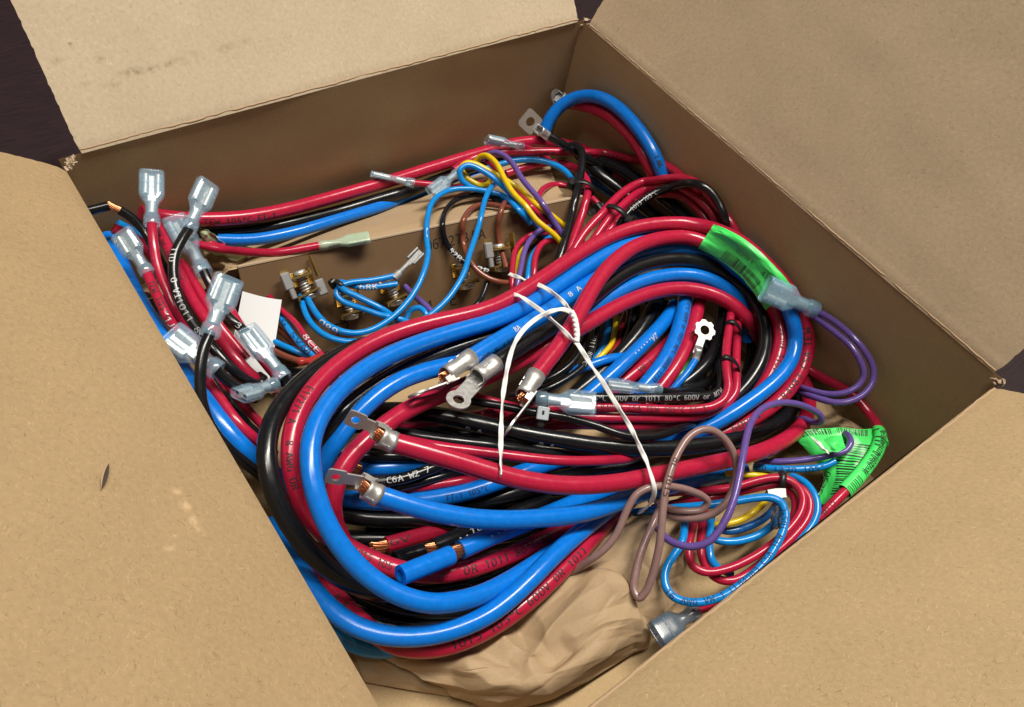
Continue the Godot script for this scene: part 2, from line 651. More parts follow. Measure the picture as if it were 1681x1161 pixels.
func strands(st: SurfaceTool, p0: Vector3, p1: Vector3, r: float, splay := 0.2) -> void:
	var z := (p1 - p0).normalized()
	var x := any_normal(z)
	var y := z.cross(x)
	var rr := r * 0.235
	var rings := [[0.0, 1], [0.48, 6], [0.9, 11]]
	for g in rings:
		for k in g[1]:
			var a: float = TAU * k / g[1] + float(g[0])
			var P := PackedVector3Array()
			var jit := rng.randf_range(-0.3, 0.3) * splay
			var far := rng.randf_range(0.9, 1.06)
			for s in 5:
				var u := s / 4.0
				var aa := a + u * 1.1
				P.append(p0.lerp(p1, u * far) + (x * cos(aa) + y * sin(aa)) * r * g[0] * (1.0 - 0.16 + splay * 0.45 * u * u) + x * jit * r * u * u)
			tube(st, P, rr, 6)

# bare copper between p0 and p1, then, if given, a slipped piece of insulation to p2
func bare(t: Node3D, a: Array, r: float, colour: String, splay: float) -> void:
	var q := pts(a)
	var st := begin()
	strands(st, q[0] - (q[1] - q[0]).normalized() * 0.001, q[1] + ((q[1] - q[0]).normalized() * 0.001 if q.size() > 2 else Vector3.ZERO), r * 0.72, splay)
	obj("copper_strands", st, mats["copper"], t)
	if q.size() > 2:
		var s2 := begin()
		tube(s2, spline(PackedVector3Array([q[1], q[1].lerp(q[2], 0.5), q[2]]), 0.001), r, 20, 1.0, Vector3.ZERO, 1.0, 0.58, 0.03)
		obj("slipped_insulation", s2, mats[colour], t)

func sleeve(t: Node3D, a: Array, r: float, colour: String) -> void:
	var st := begin()
	tube(st, spline(pts(a), 0.001), r, 16, 1.0, Vector3.ZERO, 1.0, 0.9, 0.05)
	obj("sleeve", st, mats[colour], t)

# bare spade terminal
func spade(t: Node3D, a: Array, w: float, nn: Array) -> void:
	var q := pts(a)
	var z := (q[1] - q[0]).normalized()
	var n := Vector3(nn[0], nn[1], nn[2])
	var y := (n - z * n.dot(z)).normalized()
	var x := y.cross(z)
	var L := q[0].distance_to(q[1])
	var st := begin()
	tube(st, PackedVector3Array([q[0] - z * L * 0.12, q[0] + z * L * 0.12]), w * 0.42, 12, 0.8, y)
	tube(st, PackedVector3Array([q[0] + z * L * 0.12, q[0] + z * L * 0.3, q[0] + z * L * 0.46]), w * 0.26, 10, 0.8, y)
	block(st, q[0] + z * L * 0.5, x * w * 0.2, z * L * 0.14, y * w * 0.07)
	block(st, q[0] + z * L * 0.78, x * w * 0.46, z * L * 0.22, y * w * 0.05)
	for sg in [-1.0, 1.0]:
		tube(st, PackedVector3Array([q[0] + z * L * 0.58 + x * sg * w * 0.38 + y * w * 0.12, q[1] + x * sg * w * 0.38 + y * w * 0.12]), w * 0.15, 10, 1.0, y, 1.0, 0.6)
	obj("spade_terminal", st, mats["dull_tin"], t)

# a cable tie pulled round something at c with axis z; ref points to its head
func cable_tie(a: Array, ax: Array, rf: Array, rx: float, ry: float, label: String, tail := 0.0, width := 0.0024) -> void:
	var c := pts(a)[0]
	var z := Vector3(ax[0], ax[1], ax[2]).normalized()
	var n := Vector3(rf[0], rf[1], rf[2])
	var y := (n - z * n.dot(z)).normalized()
	var x := y.cross(z)
	var t := thing("cable_tie", c - Vector3(0, rx, 0), label, "cable tie", "black cable ties in the box")
	var st := begin()
	var N := 32
	for k in N:
		for e in 1:
			var a0 := TAU * k / N
			var a1 := TAU * (k + 1) / N
			var d0 := x * cos(a0) * rx + y * sin(a0) * ry
			var d1 := x * cos(a1) * rx + y * sin(a1) * ry
			var h := z * width * 0.5
			var o := 1.0 + 0.0011 / maxf(rx, ry)
			quad(st, c + d0 * o - h, c + d1 * o - h, c + d1 * o + h, c + d0 * o + h)
			quad(st, c + d0 + h, c + d1 + h, c + d1 - h, c + d0 - h)
			quad(st, c + d0 * o + h, c + d1 * o + h, c + d1 + h, c + d0 + h)
			quad(st, c + d0 - h, c + d1 - h, c + d1 * o - h, c + d0 * o - h)
	obj("strap", st, mats["tie"], t)
	var hd := begin()
	block(hd, c + y * (ry + 0.0016) + x * 0.0006, x * 0.0026, y * 0.0019, z * width * 0.9, 0.2)
	if tail > 0.0:
		block(hd, c + y * (ry + 0.0016 + tail * 0.5) - x * 0.0012, x * 0.0006, y * tail * 0.5, z * width * 0.5, 0.2)
	obj("head", hd, mats["tie"], t)

# ---------------------------------------------------------------- the box, the papers, the board
const LX := 0.2874
const LZ := 0.2926
const HB := 0.1

# one wall: a sheet of corrugated board, a little bowed; o corner at the floor, d along, n outwards
func wall(box: Node3D, o: Vector3, d: Vector3, n: Vector3, L: float, m: Material, sd: int) -> void:
	var st := begin()
	var f := func(u: float, v: float) -> Vector3:
		var p := o + d * L * u + Vector3.UP * (HB - 0.001) * v
		var w := noise.get_noise_3d(u * 40.0 + sd * 77.0, v * 25.0, 3.0) * 0.0020 * sin(PI * u)
		return p + n * w
	sheet(st, f, 40, 14, -0.0038, Vector2(L / 0.16, HB / 0.16))
	obj("wall", st, m, box)

# one flap hinged on the rim: e along the rim, out the direction away from the box, ang its rise
func flap(box: Node3D, o: Vector3, e: Vector3, out: Vector3, L: float, W: float, ang: float, m: Material, sd: int, curl: float, torn: float, uvs: Vector2) -> MeshInstance3D:
	var st := begin()
	var a := deg_to_rad(ang)
	var f := func(u: float, v: float) -> Vector3:
		var r := 0.0022
		var s := v * W
		# rolled fold from the wall's top into the flap
		var dir := out * cos(a) + Vector3.UP * sin(a)
		var up := Vector3.UP * cos(a) - out * sin(a)
		var p := o + e * L * u + dir * s
		p += up * (curl * (s / W) * (s / W) + noise.get_noise_3d(u * 55.0 + sd * 31.0, v * 40.0, sd) * 0.0011 * minf(1.0, s / 0.02))
		if s < r * 2.0:
			p += Vector3.DOWN * 0.0012 * (1.0 - s / (r * 2.0)) - out * 0.0004
		# ragged cut edges
		var rag := (noise.get_noise_2d(v * 900.0, sd * 9.0) * 0.0004 + noise.get_noise_2d(v * 2600.0, sd * 13.0) * 0.0005) * torn
		if u < 0.001: p += e * (rag + 0.001 * exp(-s / 0.004))
		if u > 0.999: p += e * (rag - 0.001 * exp(-s / 0.004))
		return p
	sheet(st, f, 60, 90, -0.0036, uvs)
	return obj("flap", st, m, box)

# the crushed fold line between wall and flap: two wavy paper ridges
func crease(box: Node3D, o: Vector3, e: Vector3, out: Vector3, L: float, m: Material, sd: int) -> void:
	var st := begin()
	for k in 2:
		var P := PackedVector3Array()
		var n := int(L / 0.0016)
		for i in n + 1:
			var u := float(i) / n
			var w := noise.get_noise_2d(u * 1300.0, sd * 17.0 + k * 50.0)
			var w2 := noise.get_noise_2d(u * 420.0, sd * 29.0 + k * 90.0)
			P.append(o + e * L * u + out * (0.0004 + 0.0011 * k + w * 0.0003 + w2 * 0.0004) + Vector3.UP * (-0.0001 + 0.0003 * k + w2 * 0.0003 + w * 0.0002))
		tube(st, P, 0.0005, 7)
	obj("crease", st, m, box)

# torn, fluffy paper where four layers meet at a corner
func torn_corner(box: Node3D, c: Vector3, m: Material, sd: int, size: float) -> void:
	var st := begin()
	var r := RandomNumberGenerator.new()
	r.seed = sd
	for k in 7:
		var o := c + Vector3(r.randf_range(-1, 1), r.randf_range(-1.4, 0.3), r.randf_range(-1, 1)) * size * 0.55
		var d1 := Vector3(r.randf_range(-1, 1), r.randf_range(-0.6, 0.8), r.randf_range(-1, 1)).normalized() * size * r.randf_range(0.4, 0.9)
		var d2 := d1.cross(Vector3(r.randf_range(-1, 1), r.randf_range(-1, 1), r.randf_range(-1, 1)).normalized()).normalized() * size * r.randf_range(0.3, 0.7)
		var f := func(u: float, v: float) -> Vector3:
			var p := o + d1 * (u - 0.5) + d2 * (v - 0.5)
			return p + d1.cross(d2).normalized() * size * 0.10 * sin(u * 4.0 + k) + Vector3.ONE * noise.get_noise_3d(p.x * 30000.0, p.y * 30000.0, p.z * 30000.0 + k) * size * 0.06
		sheet(st, f, 7, 7, 0.0005)
	obj("torn_edge", st, m, box)

# a sheet from a net of control points (rows x cols, tenths of a millimetre), crumpled
func crumpled(a: Array, cols: int, amount: float, sd: int, nu: int, nv: int, thick := 0.00035, ridges := []) -> SurfaceTool:
	var P := pts(a)
	var rows := P.size() / cols
	var cat := func(p0: Vector3, p1: Vector3, p2: Vector3, p3: Vector3, t: float) -> Vector3:
		return p1 + 0.5 * t * (p2 - p0 + t * (2.0 * p0 - 5.0 * p1 + 4.0 * p2 - p3 + t * (3.0 * (p1 - p2) + p3 - p0)))
	# facets: random heights joined by Delaunay triangles, coarse and fine, rastered on the sheet's own grid
	var rg := RandomNumberGenerator.new()
	rg.seed = sd
	var field := PackedFloat32Array()
	field.resize((nu + 1) * (nv + 1))
	for oct in 2:
		var per := 2.2 if oct == 0 else 8.0
		var amp := 1.0 if oct == 0 else 0.38
		var C := PackedVector2Array()
		var hs := PackedFloat32Array()
		for e in [Vector2(-0.2, -0.2), Vector2(1.2, -0.2), Vector2(-0.2, 1.2), Vector2(1.2, 1.2)]:
			C.append(e)
			hs.append(0.0)
		for k in int(cols * rows * per):
			C.append(Vector2(rg.randf_range(-0.1, 1.1), rg.randf_range(-0.1, 1.1)))
			hs.append(rg.randf_range(-1.0, 1.0) * amp)
		var T := Geometry2D.triangulate_delaunay(C)
		for k in range(0, T.size(), 3):
			var A := C[T[k]]
			var B := C[T[k + 1]]
			var D := C[T[k + 2]]
			var den := (B.y - D.y) * (A.x - D.x) + (D.x - B.x) * (A.y - D.y)
			if absf(den) < 1e-9: continue
			for j in range(maxi(0, floori(minf(A.y, minf(B.y, D.y)) * nv)), mini(nv, ceili(maxf(A.y, maxf(B.y, D.y)) * nv)) + 1):
				for i in range(maxi(0, floori(minf(A.x, minf(B.x, D.x)) * nu)), mini(nu, ceili(maxf(A.x, maxf(B.x, D.x)) * nu)) + 1):
					var p := Vector2(float(i) / nu, float(j) / nv)
					var l1 := ((B.y - D.y) * (p.x - D.x) + (D.x - B.x) * (p.y - D.y)) / den
					var l2 := ((D.y - A.y) * (p.x - D.x) + (A.x - D.x) * (p.y - D.y)) / den
					if l1 >= 0.0 and l2 >= 0.0 and l1 + l2 < 1.0:
						field[j * (nu + 1) + i] += hs[T[k]] * l1 + hs[T[k + 1]] * l2 + hs[T[k + 2]] * (1.0 - l1 - l2)
	var at := func(u: float, v: float) -> Vector3:
		var x := clampf(u, 0, 1) * (cols - 1)
		var y := clampf(v, 0, 1) * (rows - 1)
		var i := mini(int(x), cols - 2)
		var j := mini(int(y), rows - 2)
		var rr := []
		for dj in [-1, 0, 1, 2]:
			var jj := clampi(j + dj, 0, rows - 1)
			var b := jj * cols
			rr.append(cat.call(P[b + maxi(i - 1, 0)], P[b + i], P[b + i + 1], P[b + mini(i + 2, cols - 1)], x - i))
		return cat.call(rr[0], rr[1], rr[2], rr[3], y - j)
	var f := func(u: float, v: float) -> Vector3:
		var p: Vector3 = at.call(u, v)
		var du: Vector3 = at.call(u + 0.01, v) - at.call(u - 0.01, v)
		var dv: Vector3 = at.call(u, v + 0.01) - at.call(u, v - 0.01)
		var n := dv.cross(du).normalized()
		var q := Vector2(u * cols, v * rows)
		var h := field[clampi(roundi(v * nv), 0, nv) * (nu + 1) + clampi(roundi(u * nu), 0, nu)] + noise.get_noise_2d(q.x * 45.0, q.y * 45.0 + sd) * 0.07
		var rise := 0.0
		for rd in ridges:
			var line: PackedVector3Array = rd[2]
			var dist := 1e9
			for k in line.size() - 1:
				var s := Geometry3D.get_closest_point_to_segment(p, line[k], line[k + 1])
				dist = minf(dist, Vector2(s.x - p.x, s.z - p.z).length())
			rise += float(rd[0]) * maxf(0.0, 1.0 - dist / float(rd[1]))
		return p + n * (h * amount + rise)
	var st := begin()
	sheet(st, f, nu, nv, thick, Vector2(cols, rows) * 0.22)
	return st

# one screw terminal: a brass bracket on the board and, hanging from it along the board, a screw with spring, flared saddle and washers
func screw_terminal(board: Node3D, at: Vector3, d: Vector3, n: Vector3, v: Vector3, turn: float, tabs: bool) -> void:
	var t := Node3D.new()
	t.name = "screw_terminal"
	board.add_child(t, true)
	t.position = at - world_of(board)
	var z := (v + d * turn * 0.5 + n * 0.25).normalized()
	var x := (d - z * d.dot(z)).normalized()
	var y := z.cross(x)
	if y.dot(n) < 0: y = -y
	var c := at + n * 0.0058
	var br := begin()
	block(br, at + n * 0.0006 - v * 0.0035, d * 0.0052, v * 0.0036, n * 0.0005)
	block(br, c - z * 0.0062, x * 0.0050, y * 0.0052, z * 0.0005)
	block(br, c - z * 0.0074 + x * 0.0046, x * 0.0004, y * 0.0040, z * 0.0016)
	obj("bracket", br, mats["brass"], t)
	var sp := begin()
	var P := PackedVector3Array()
	for i in 70:
		var a := TAU * i / 14.0
		P.append(c + z * (-0.0054 + 0.0070 * i / 69.0) + (x * cos(a) + y * sin(a)) * 0.0023)
	tube(sp, P, 0.00045, 7)
	obj("spring", sp, mats["tin"], t)
	var sd := begin()
	var n2 := (z + x * 0.12).normalized()
	var x2 := (x - n2 * x.dot(n2)).normalized()
	block(sd, c + z * 0.0024, x2 * 0.0052, y * 0.0048, n2 * 0.00045)
	for sg in [-1.0, 1.0]:
		block(sd, c + z * 0.0033 + x2 * sg * 0.0054, x2 * 0.0004, y * 0.0048, z * 0.0011)
	obj("saddle_plate", sd, mats["brass"], t)
	var sc := begin()
	tube(sc, PackedVector3Array([c - z * 0.0085, c + z * 0.0062]), 0.0017, 14)
	var rings := []
	for k in [[0.0030, 0.0034], [0.0032, 0.0041], [0.0040, 0.0041], [0.0042, 0.0036], [0.0054, 0.0036], [0.0058, 0.0030], [0.0060, 0.0012]]:
		rings.append(ring_of(c + z * k[0], x, y, k[1] * 2.0, k[1] * 2.0, 2.0, 20))
	loft(sc, rings, true, true)
	var top := []
	for k in [[-0.0090, 0.0012], [-0.0088, 0.0030], [-0.0076, 0.0033], [-0.0070, 0.0031]]:
		top.append(ring_of(c + z * k[0], x, y, k[1] * 2.0, k[1] * 2.0, 2.0, 20))
	loft(sc, top, true, true)
	obj("screw", sc, mats["tin"], t)
	if tabs:
		var tb := begin()
		block(tb, c - z * 0.0085 + x * 0.0075 + y * 0.002, x * 0.0005, y * 0.0030, z * 0.0052)
		block(tb, c - z * 0.0075 - x * 0.0068 + y * 0.0015, x * 0.0022, y * 0.0004, z * 0.0046)
		obj("tab", tb, mats["brass"], t)
		var sd2 := begin()
		block(sd2, c - z * 0.0062 - x * 0.0074 + y * 0.0034, x * 0.0024, y * 0.0017, z * 0.0042, 0.2)
		block(sd2, c - z * 0.0005 - x * 0.0070 + y * 0.0034, x * 0.0014, y * 0.0014, z * 0.0035, 0.2)
		block(sd2, c + z * 0.0020 + x * 0.0066 + y * 0.0030, x * 0.0024, y * 0.0017, z * 0.0040, 0.2)
		obj("spade_terminal", sd2, mats["dull_tin"], t)

func barcode(w: int, h: int, sd: int, green: Color, along_u: bool, zones: Array) -> StandardMaterial3D:
	var im := Image.create(w, h, false, Image.FORMAT_RGB8)
	im.fill(green.linear_to_srgb())
	var r := RandomNumberGenerator.new()
	r.seed = sd
	var ink := Color(0.02, 0.03, 0.02).linear_to_srgb()
	for zn in zones:
		var x := int(zn[0] * w)
		while x < int(zn[2] * w):
			var b := r.randi_range(1, 4) * maxi(1, w / 260)
			im.fill_rect(Rect2i(x, int(zn[1] * h), b, int((zn[3] - zn[1]) * h)), ink)
			x += b + r.randi_range(1, 4) * maxi(1, w / 260)
	var m := StandardMaterial3D.new()
	m.albedo_texture = ImageTexture.create_from_image(im)
	m.roughness = 0.35
	m.uv1_scale = Vector3(1.0 / (7 * 0.22), 1.0 / (5 * 0.22), 1)
	return m

func make_wood() -> StandardMaterial3D:
	var m := StandardMaterial3D.new()
	var n := FastNoiseLite.new()
	n.seed = 12
	n.frequency = 0.006
	n.fractal_octaves = 5
	var S := 512
	var data := PackedByteArray()
	data.resize(S * S * 3)
	for y in S:
		for x in S:
			var g := n.get_noise_2d(x * 2.0, y * 30.0)
			var g2 := n.get_noise_2d(x * 6.0 + 900.0, y * 90.0)
			var l := 1.0 + g * 0.4 + g2 * 0.35
			var c := Color(0.022 * l, 0.0115 * l, 0.0135 * l).linear_to_srgb()
			var i := (y * S + x) * 3
			data[i] = int(c.r * 255); data[i + 1] = int(c.g * 255); data[i + 2] = int(c.b * 255)
	m.albedo_texture = ImageTexture.create_from_image(Image.create_from_data(S, S, false, Image.FORMAT_RGB8, data))
	m.uv1_scale = Vector3(5, 5, 1)
	m.roughness = 0.45
	m.metallic_specular = 0.4
	return m

# a green printed sleeve rolled round a wire
func label_sleeve(t: Node3D, a: Array, r: float) -> void:
	var P := spline(pts(a), 0.0015)
	var st := begin()
	tube(st, P, r, 18, 0.72, Vector3(0.2, 0.9, 0.3), 1.0, 0.94, 0.06)
	var o := obj("label_sleeve", st, mats["label_green"], t)
	var keep := cur_path
	wire_print(o, P, r, "1548E4", 0.010, Vector3(-0.5, 0.8, 0.3), 0.0021, mats["ink_black"], true, 1.0)
	wire_print(o, P, r, "05259 NI", 0.024, Vector3(-0.5, 0.8, 0.3), 0.0021, mats["ink_black"], true, 1.0)
	wire_print(o, P, r, "|||||||| | |||| ||| || ||||||", 0.019, Vector3(-0.9, 0.3, 0.2), 0.0034, mats["ink_black"], true, 1.0)
	cur_path = keep

# lettering laid flat on a plane: o middle, x along, y up, n outwards
func plate_text(parent: Node3D, text: String, o: Vector3, x: Vector3, y: Vector3, n: Vector3, h: float, ink: String, fixed := true, stretch := 1.0) -> void:
	var st := begin()
	lettering(st, text, h, func(a: float, b: float) -> Array: return [o + x * a + y * b, n], false, fixed, 0.00012, stretch)
	obj("printing", st, mats[ink], parent)

func clip_tie(t: Node3D, c: Vector3, z: Vector3, n: Vector3) -> void:
	var y := (n - z * n.dot(z)).normalized()
	var x := y.cross(z)
	var st := begin()
	block(st, c, x * 0.0062, y * 0.0030, z * 0.0021, 0.2)
	obj("strap", st, mats["tie"], t)
	var h := begin()
	block(h, c + y * 0.0040, x * 0.0030, y * 0.0010, z * 0.0027, 0.2)
	obj("head", h, solid("pale_clip", Color(0.42, 0.48, 0.52), 0.3), t)
	var d := begin()
	block(d, c + y * 0.0050 + x * 0.0004, x * 0.0009, y * 0.0003, z * 0.0005, 0.2)
	obj("slot", d, mats["tie"], t)

# a flat two-lobed strip along a path; turns > 0 twists it
func ribbon(st: SurfaceTool, P: PackedVector3Array, w: float, h: float, turns: float) -> void:
	var n := P.size()
	var nrm := Vector3(-0.3, 0.9, 0.3)
	var rings := []
	for i in n:
		var t := tangent(P, i)
		nrm = (nrm - t * nrm.dot(t)).normalized()
		var b := t.cross(nrm)
		var tw := turns * TAU * 3.4 * i / n + (0.5 * noise.get_noise_1d(i * 1.2) * 6.0 if turns == 0.0 else 0.0)
		var x := b * cos(tw) + nrm * sin(tw)
		var y := nrm * cos(tw) - b * sin(tw)
		var ring := PackedVector3Array()
		for k in 20:
			var a := TAU * k / 20
			var ca := cos(a)
			var lobe := h * (0.62 + 0.75 * ca * ca * (1.0 - 0.35 * pow(absf(ca), 6.0))) * (1.0 + (0.9 if turns > 0.0 else 0.0))
			ring.append(P[i] + x * ca * w + y * sin(a) * lobe)
		rings.append(ring)
	loft(st, rings, true, true)

func barcode_rows(w: int, h: int) -> StandardMaterial3D:
	var im := Image.create(w, h, false, Image.FORMAT_RGB8)
	im.fill(Color(0.07, 0.78, 0.15).linear_to_srgb())
	var r := RandomNumberGenerator.new()
	r.seed = 91
	var ink := Color(0.02, 0.03, 0.02).linear_to_srgb()
	# a large code whose bars run across the sheet, and two small ones along its top
	var y := int(h * 0.26)
	while y < int(h * 0.84):
		var b := r.randi_range(3, 9)
		im.fill_rect(Rect2i(int(w * 0.42), y, int(w * 0.52), b), ink)
		y += b + r.randi_range(3, 9)
	for zn in [[0.04, 0.42], [0.5, 0.9]]:
		var x := int(w * zn[0])
		while x < int(w * zn[1]):
			var b := r.randi_range(3, 10)
			im.fill_rect(Rect2i(x, int(h * 0.02), b, int(h * 0.12)), ink)
			x += b + r.randi_range(3, 10)
	im.fill_rect(Rect2i(0, int(h * 0.60), int(w * 0.06), int(h * 0.4)), Color(0.8, 0.82, 0.8).linear_to_srgb())
	var m := StandardMaterial3D.new()
	m.albedo_texture = ImageTexture.create_from_image(im)
	m.roughness = 0.35
	m.uv1_scale = Vector3(1.0 / (6 * 0.22), 1.0 / (4 * 0.22), 1)
	return m

# words on a sheet made from a net: [text, u, v, turn, height]
func label_text(t: Node3D, a: Array, cols: int, words: Array) -> void:
	var P := pts(a)
	var rows := P.size() / cols
	var at := func(u: float, v: float) -> Vector3:
		var x := clampf(u, 0, 1) * (cols - 1)
		var y := clampf(v, 0, 1) * (rows - 1)
		var i := mini(int(x), cols - 2)
		var j := mini(int(y), rows - 2)
		return P[j * cols + i].lerp(P[j * cols + i + 1], x - i).lerp(P[(j + 1) * cols + i].lerp(P[(j + 1) * cols + i + 1], x - i), y - j)
	for w in words:
		var c: Vector3 = at.call(w[1], w[2])
		var du: Vector3 = at.call(w[1] + 0.05, w[2]) - at.call(w[1] - 0.05, w[2])
		var dv: Vector3 = at.call(w[1], w[2] + 0.08) - at.call(w[1], w[2] - 0.08)
		var n := dv.cross(du).normalized()
		var x := du.normalized().rotated(n, w[3])
		plate_text(t, w[0], c + n * 0.0013, x, n.cross(x), n, w[4], "ink_black", false, 1.0)

func _ready() -> void:
	rng.seed = 7
	noise.seed = 5
	noise.frequency = 0.03
	noise.fractal_octaves = 3
	font.font_names = PackedStringArray(["Droid Sans"])
	mono.font_names = PackedStringArray(["Droid Sans Mono"])
	# camera
	var cam := Camera3D.new()
	cam.name = "camera"
	cam.fov = 47.4772
	cam.near = 0.01
	cam.far = 20.0
	add_child(cam)
	cam.transform = Transform3D(Basis(Vector3(0.796929, 0.159745, 0.582568), Vector3(0.391391, 0.598046, -0.699395), Vector3(-0.460127, 0.785381, 0.414077)), Vector3(-0.03497, 0.34287, 0.30453))
	cam.current = true
	# air: a dim indoor room round the table
	var env := Environment.new()
	env.background_mode = Environment.BG_COLOR
	env.background_color = Color(0.62, 0.63, 0.64)
	env.background_energy_multiplier = 0.17
	env.tonemap_mode = Environment.TONE_MAPPER_LINEAR
	env.tonemap_exposure = 1.0
	env.sdfgi_enabled = true
	env.ssao_enabled = true
	env.ssil_enabled = true
	var we := WorldEnvironment.new()
	we.name = "environment"
	we.environment = env
	add_child(we)
	# ceiling lamps: long panels overhead
	for l in [[Vector3(0.80, 2.1, 0.14), Vector2(1.0, 0.2), 1.15], [Vector3(-0.12, 2.1, 0.10), Vector2(1.0, 0.2), 0.42]]:
		var lamp := AreaLight3D.new()
		lamp.name = "ceiling_lamp"
		lamp.area_size = l[1]
		lamp.light_energy = l[2] * 5.0
		lamp.light_color = Color(1.0, 0.97, 0.92)
		lamp.shadow_enabled = true
		lamp.area_range = 8.0
		add_child(lamp, true)
		lamp.position = l[0]
		lamp.look_at_from_position(l[0], Vector3(0.14, 0.05, 0.14), Vector3.BACK)
	make_materials()

	var card_m := kraft("cardboard", Color(0.385, 0.275, 0.15), 3, Vector2.ONE, [])
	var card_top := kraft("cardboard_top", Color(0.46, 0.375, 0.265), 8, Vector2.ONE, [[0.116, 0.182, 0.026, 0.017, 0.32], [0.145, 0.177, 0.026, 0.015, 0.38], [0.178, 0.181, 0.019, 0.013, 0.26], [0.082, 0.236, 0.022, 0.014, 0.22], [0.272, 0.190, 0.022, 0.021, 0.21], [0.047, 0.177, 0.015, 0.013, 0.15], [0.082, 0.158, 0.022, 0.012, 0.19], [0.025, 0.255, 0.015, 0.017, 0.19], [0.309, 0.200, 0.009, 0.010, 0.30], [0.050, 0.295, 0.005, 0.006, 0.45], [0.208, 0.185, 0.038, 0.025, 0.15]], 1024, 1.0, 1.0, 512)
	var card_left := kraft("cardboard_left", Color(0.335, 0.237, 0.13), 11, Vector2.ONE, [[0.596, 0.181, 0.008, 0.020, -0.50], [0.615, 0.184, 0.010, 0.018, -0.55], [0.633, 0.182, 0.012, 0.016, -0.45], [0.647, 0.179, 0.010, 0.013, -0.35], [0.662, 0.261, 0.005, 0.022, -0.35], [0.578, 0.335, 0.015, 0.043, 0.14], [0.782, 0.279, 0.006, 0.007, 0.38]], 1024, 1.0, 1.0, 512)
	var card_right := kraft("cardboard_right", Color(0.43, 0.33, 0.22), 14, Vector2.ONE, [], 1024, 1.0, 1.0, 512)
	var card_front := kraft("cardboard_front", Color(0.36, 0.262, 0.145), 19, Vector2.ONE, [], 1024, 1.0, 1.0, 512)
	var paper_m := kraft("kraft_paper", Color(0.37, 0.265, 0.16), 21, Vector2.ONE, [], 512, 0.8, 0.6)
	paper_m.roughness = 0.6
	var fuzz := solid("torn_paper", Color(0.44, 0.33, 0.22), 0.9)
	var fuzz2 := solid("fold_paper", Color(0.39, 0.27, 0.165), 0.9)
	solid("dark_hole", Color(0.05, 0.035, 0.025), 0.9)
	solid("label_green", Color(0.07, 0.78, 0.15), 0.4)
	solid("label_white", Color(0.75, 0.77, 0.76), 0.5)
	# table
	var tb := begin()
	flat_group(tb)
	for k in [[-2, -2], [2, -2], [2, 2], [-2, -2], [2, 2], [-2, 2]]:
		tb.set_uv(Vector2(k[0], k[1]))
		tb.add_vertex(Vector3(k[0] * 0.9, -0.0045, k[1] * 0.9))
	var table := obj("table", tb, make_wood())
	table.set_meta("kind", "structure")
	tag(table, "dark reddish brown wooden table top under the box")
	# box
	var box := thing("cardboard_box", Vector3(LX / 2, 0, LZ / 2), "open brown cardboard box with its four flaps folded outwards", "box")
	var bt := begin()
	sheet(bt, func(u: float, v: float) -> Vector3: return Vector3(u * LX, 0.0, v * LZ), 8, 8, 0.004, Vector2(1.6, 1.6))
	obj("bottom", bt, card_m, box)
	wall(box, Vector3(0, 0, 0), Vector3.RIGHT, Vector3.FORWARD, LX, card_m, 1)
	wall(box, Vector3(LX, 0, 0), Vector3.BACK, Vector3.RIGHT, LZ, card_m, 2)
	wall(box, Vector3(LX, 0, LZ), Vector3.LEFT, Vector3.BACK, LX, card_m, 3)
	wall(box, Vector3(0, 0, LZ), Vector3.FORWARD, Vector3.LEFT, LZ, card_m, 4)
	flap(box, Vector3(0.0085, HB, 0), Vector3.RIGHT, Vector3.FORWARD, 0.2765, 0.14, 46.0, card_top, 1, -0.004, 1.0, Vector2.ONE)
	flap(box, Vector3(0, HB, 0.0075), Vector3.BACK, Vector3.LEFT, LZ - 0.0085, 0.14, 39.0, card_left, 2, -0.006, 0.7, Vector2.ONE)
	flap(box, Vector3(LX, HB, 0.0055), Vector3.BACK, Vector3.RIGHT, LZ - 0.0095, 0.14, 60.0, card_right, 3, 0.003, 1.0, Vector2.ONE)
	flap(box, Vector3(0.006, HB, LZ), Vector3.RIGHT, Vector3.BACK, 0.2725, 0.14, 37.0, card_front, 4, -0.004, 0.6, Vector2.ONE)
	crease(box, Vector3(0.009, HB, -0.0002), Vector3.RIGHT, Vector3.FORWARD, 0.2755, fuzz2, 1)
	crease(box, Vector3(LX, HB, 0.006), Vector3.BACK, Vector3.RIGHT, LZ - 0.011, fuzz2, 2)
	crease(box, Vector3(0.008, HB, LZ), Vector3.RIGHT, Vector3.BACK, 0.27, fuzz2, 3)
	torn_corner(box, Vector3(0.0035, HB - 0.001, 0.0035), fuzz, 5, 0.0037)
	torn_corner(box, Vector3(LX + 0.0005, HB - 0.001, 0.001), fuzz, 6, 0.0036)
	torn_corner(box, Vector3(LX - 0.001, HB - 0.0015, LZ - 0.001), fuzz, 9, 0.0030)
	# the puncture in the left flap: a slit with raised lips
	var slit := begin()
	var s0 := Vector3(-0.0335, 0.1272, 0.1656)
	var s1 := Vector3(-0.0378, 0.1306, 0.1743)
	var up := Vector3(0.63, 0.78, 0)
	var side := (s1 - s0).normalized().cross(up)
	sheet(slit, func(u: float, v: float) -> Vector3: return s0.lerp(s1, u) + side * (v - 0.5) * 0.0013 * sin(PI * clampf(u, 0.02, 0.98)) + up * 0.00035, 12, 2, 0.0)
	obj("puncture", slit, mats["dark_hole"], box)
	var lip := begin()
	for sg in [1.0]:
		var l0: float = sg
		sheet(lip, func(u: float, v: float) -> Vector3: return s0.lerp(s1, u * 1.1 - 0.05) + side * l0 * (0.0001 + 0.00055 * sin(PI * clampf(u, 0.03, 0.97)) * (0.9 + v * 0.7)) + up * (0.0005 * sin(PI * u) * (1.0 - v) + 0.0002), 12, 3, 0.0)
	obj("puncture_lip", lip, fuzz2, box)

	# papers
	var paper_group := "brown paper in the box"
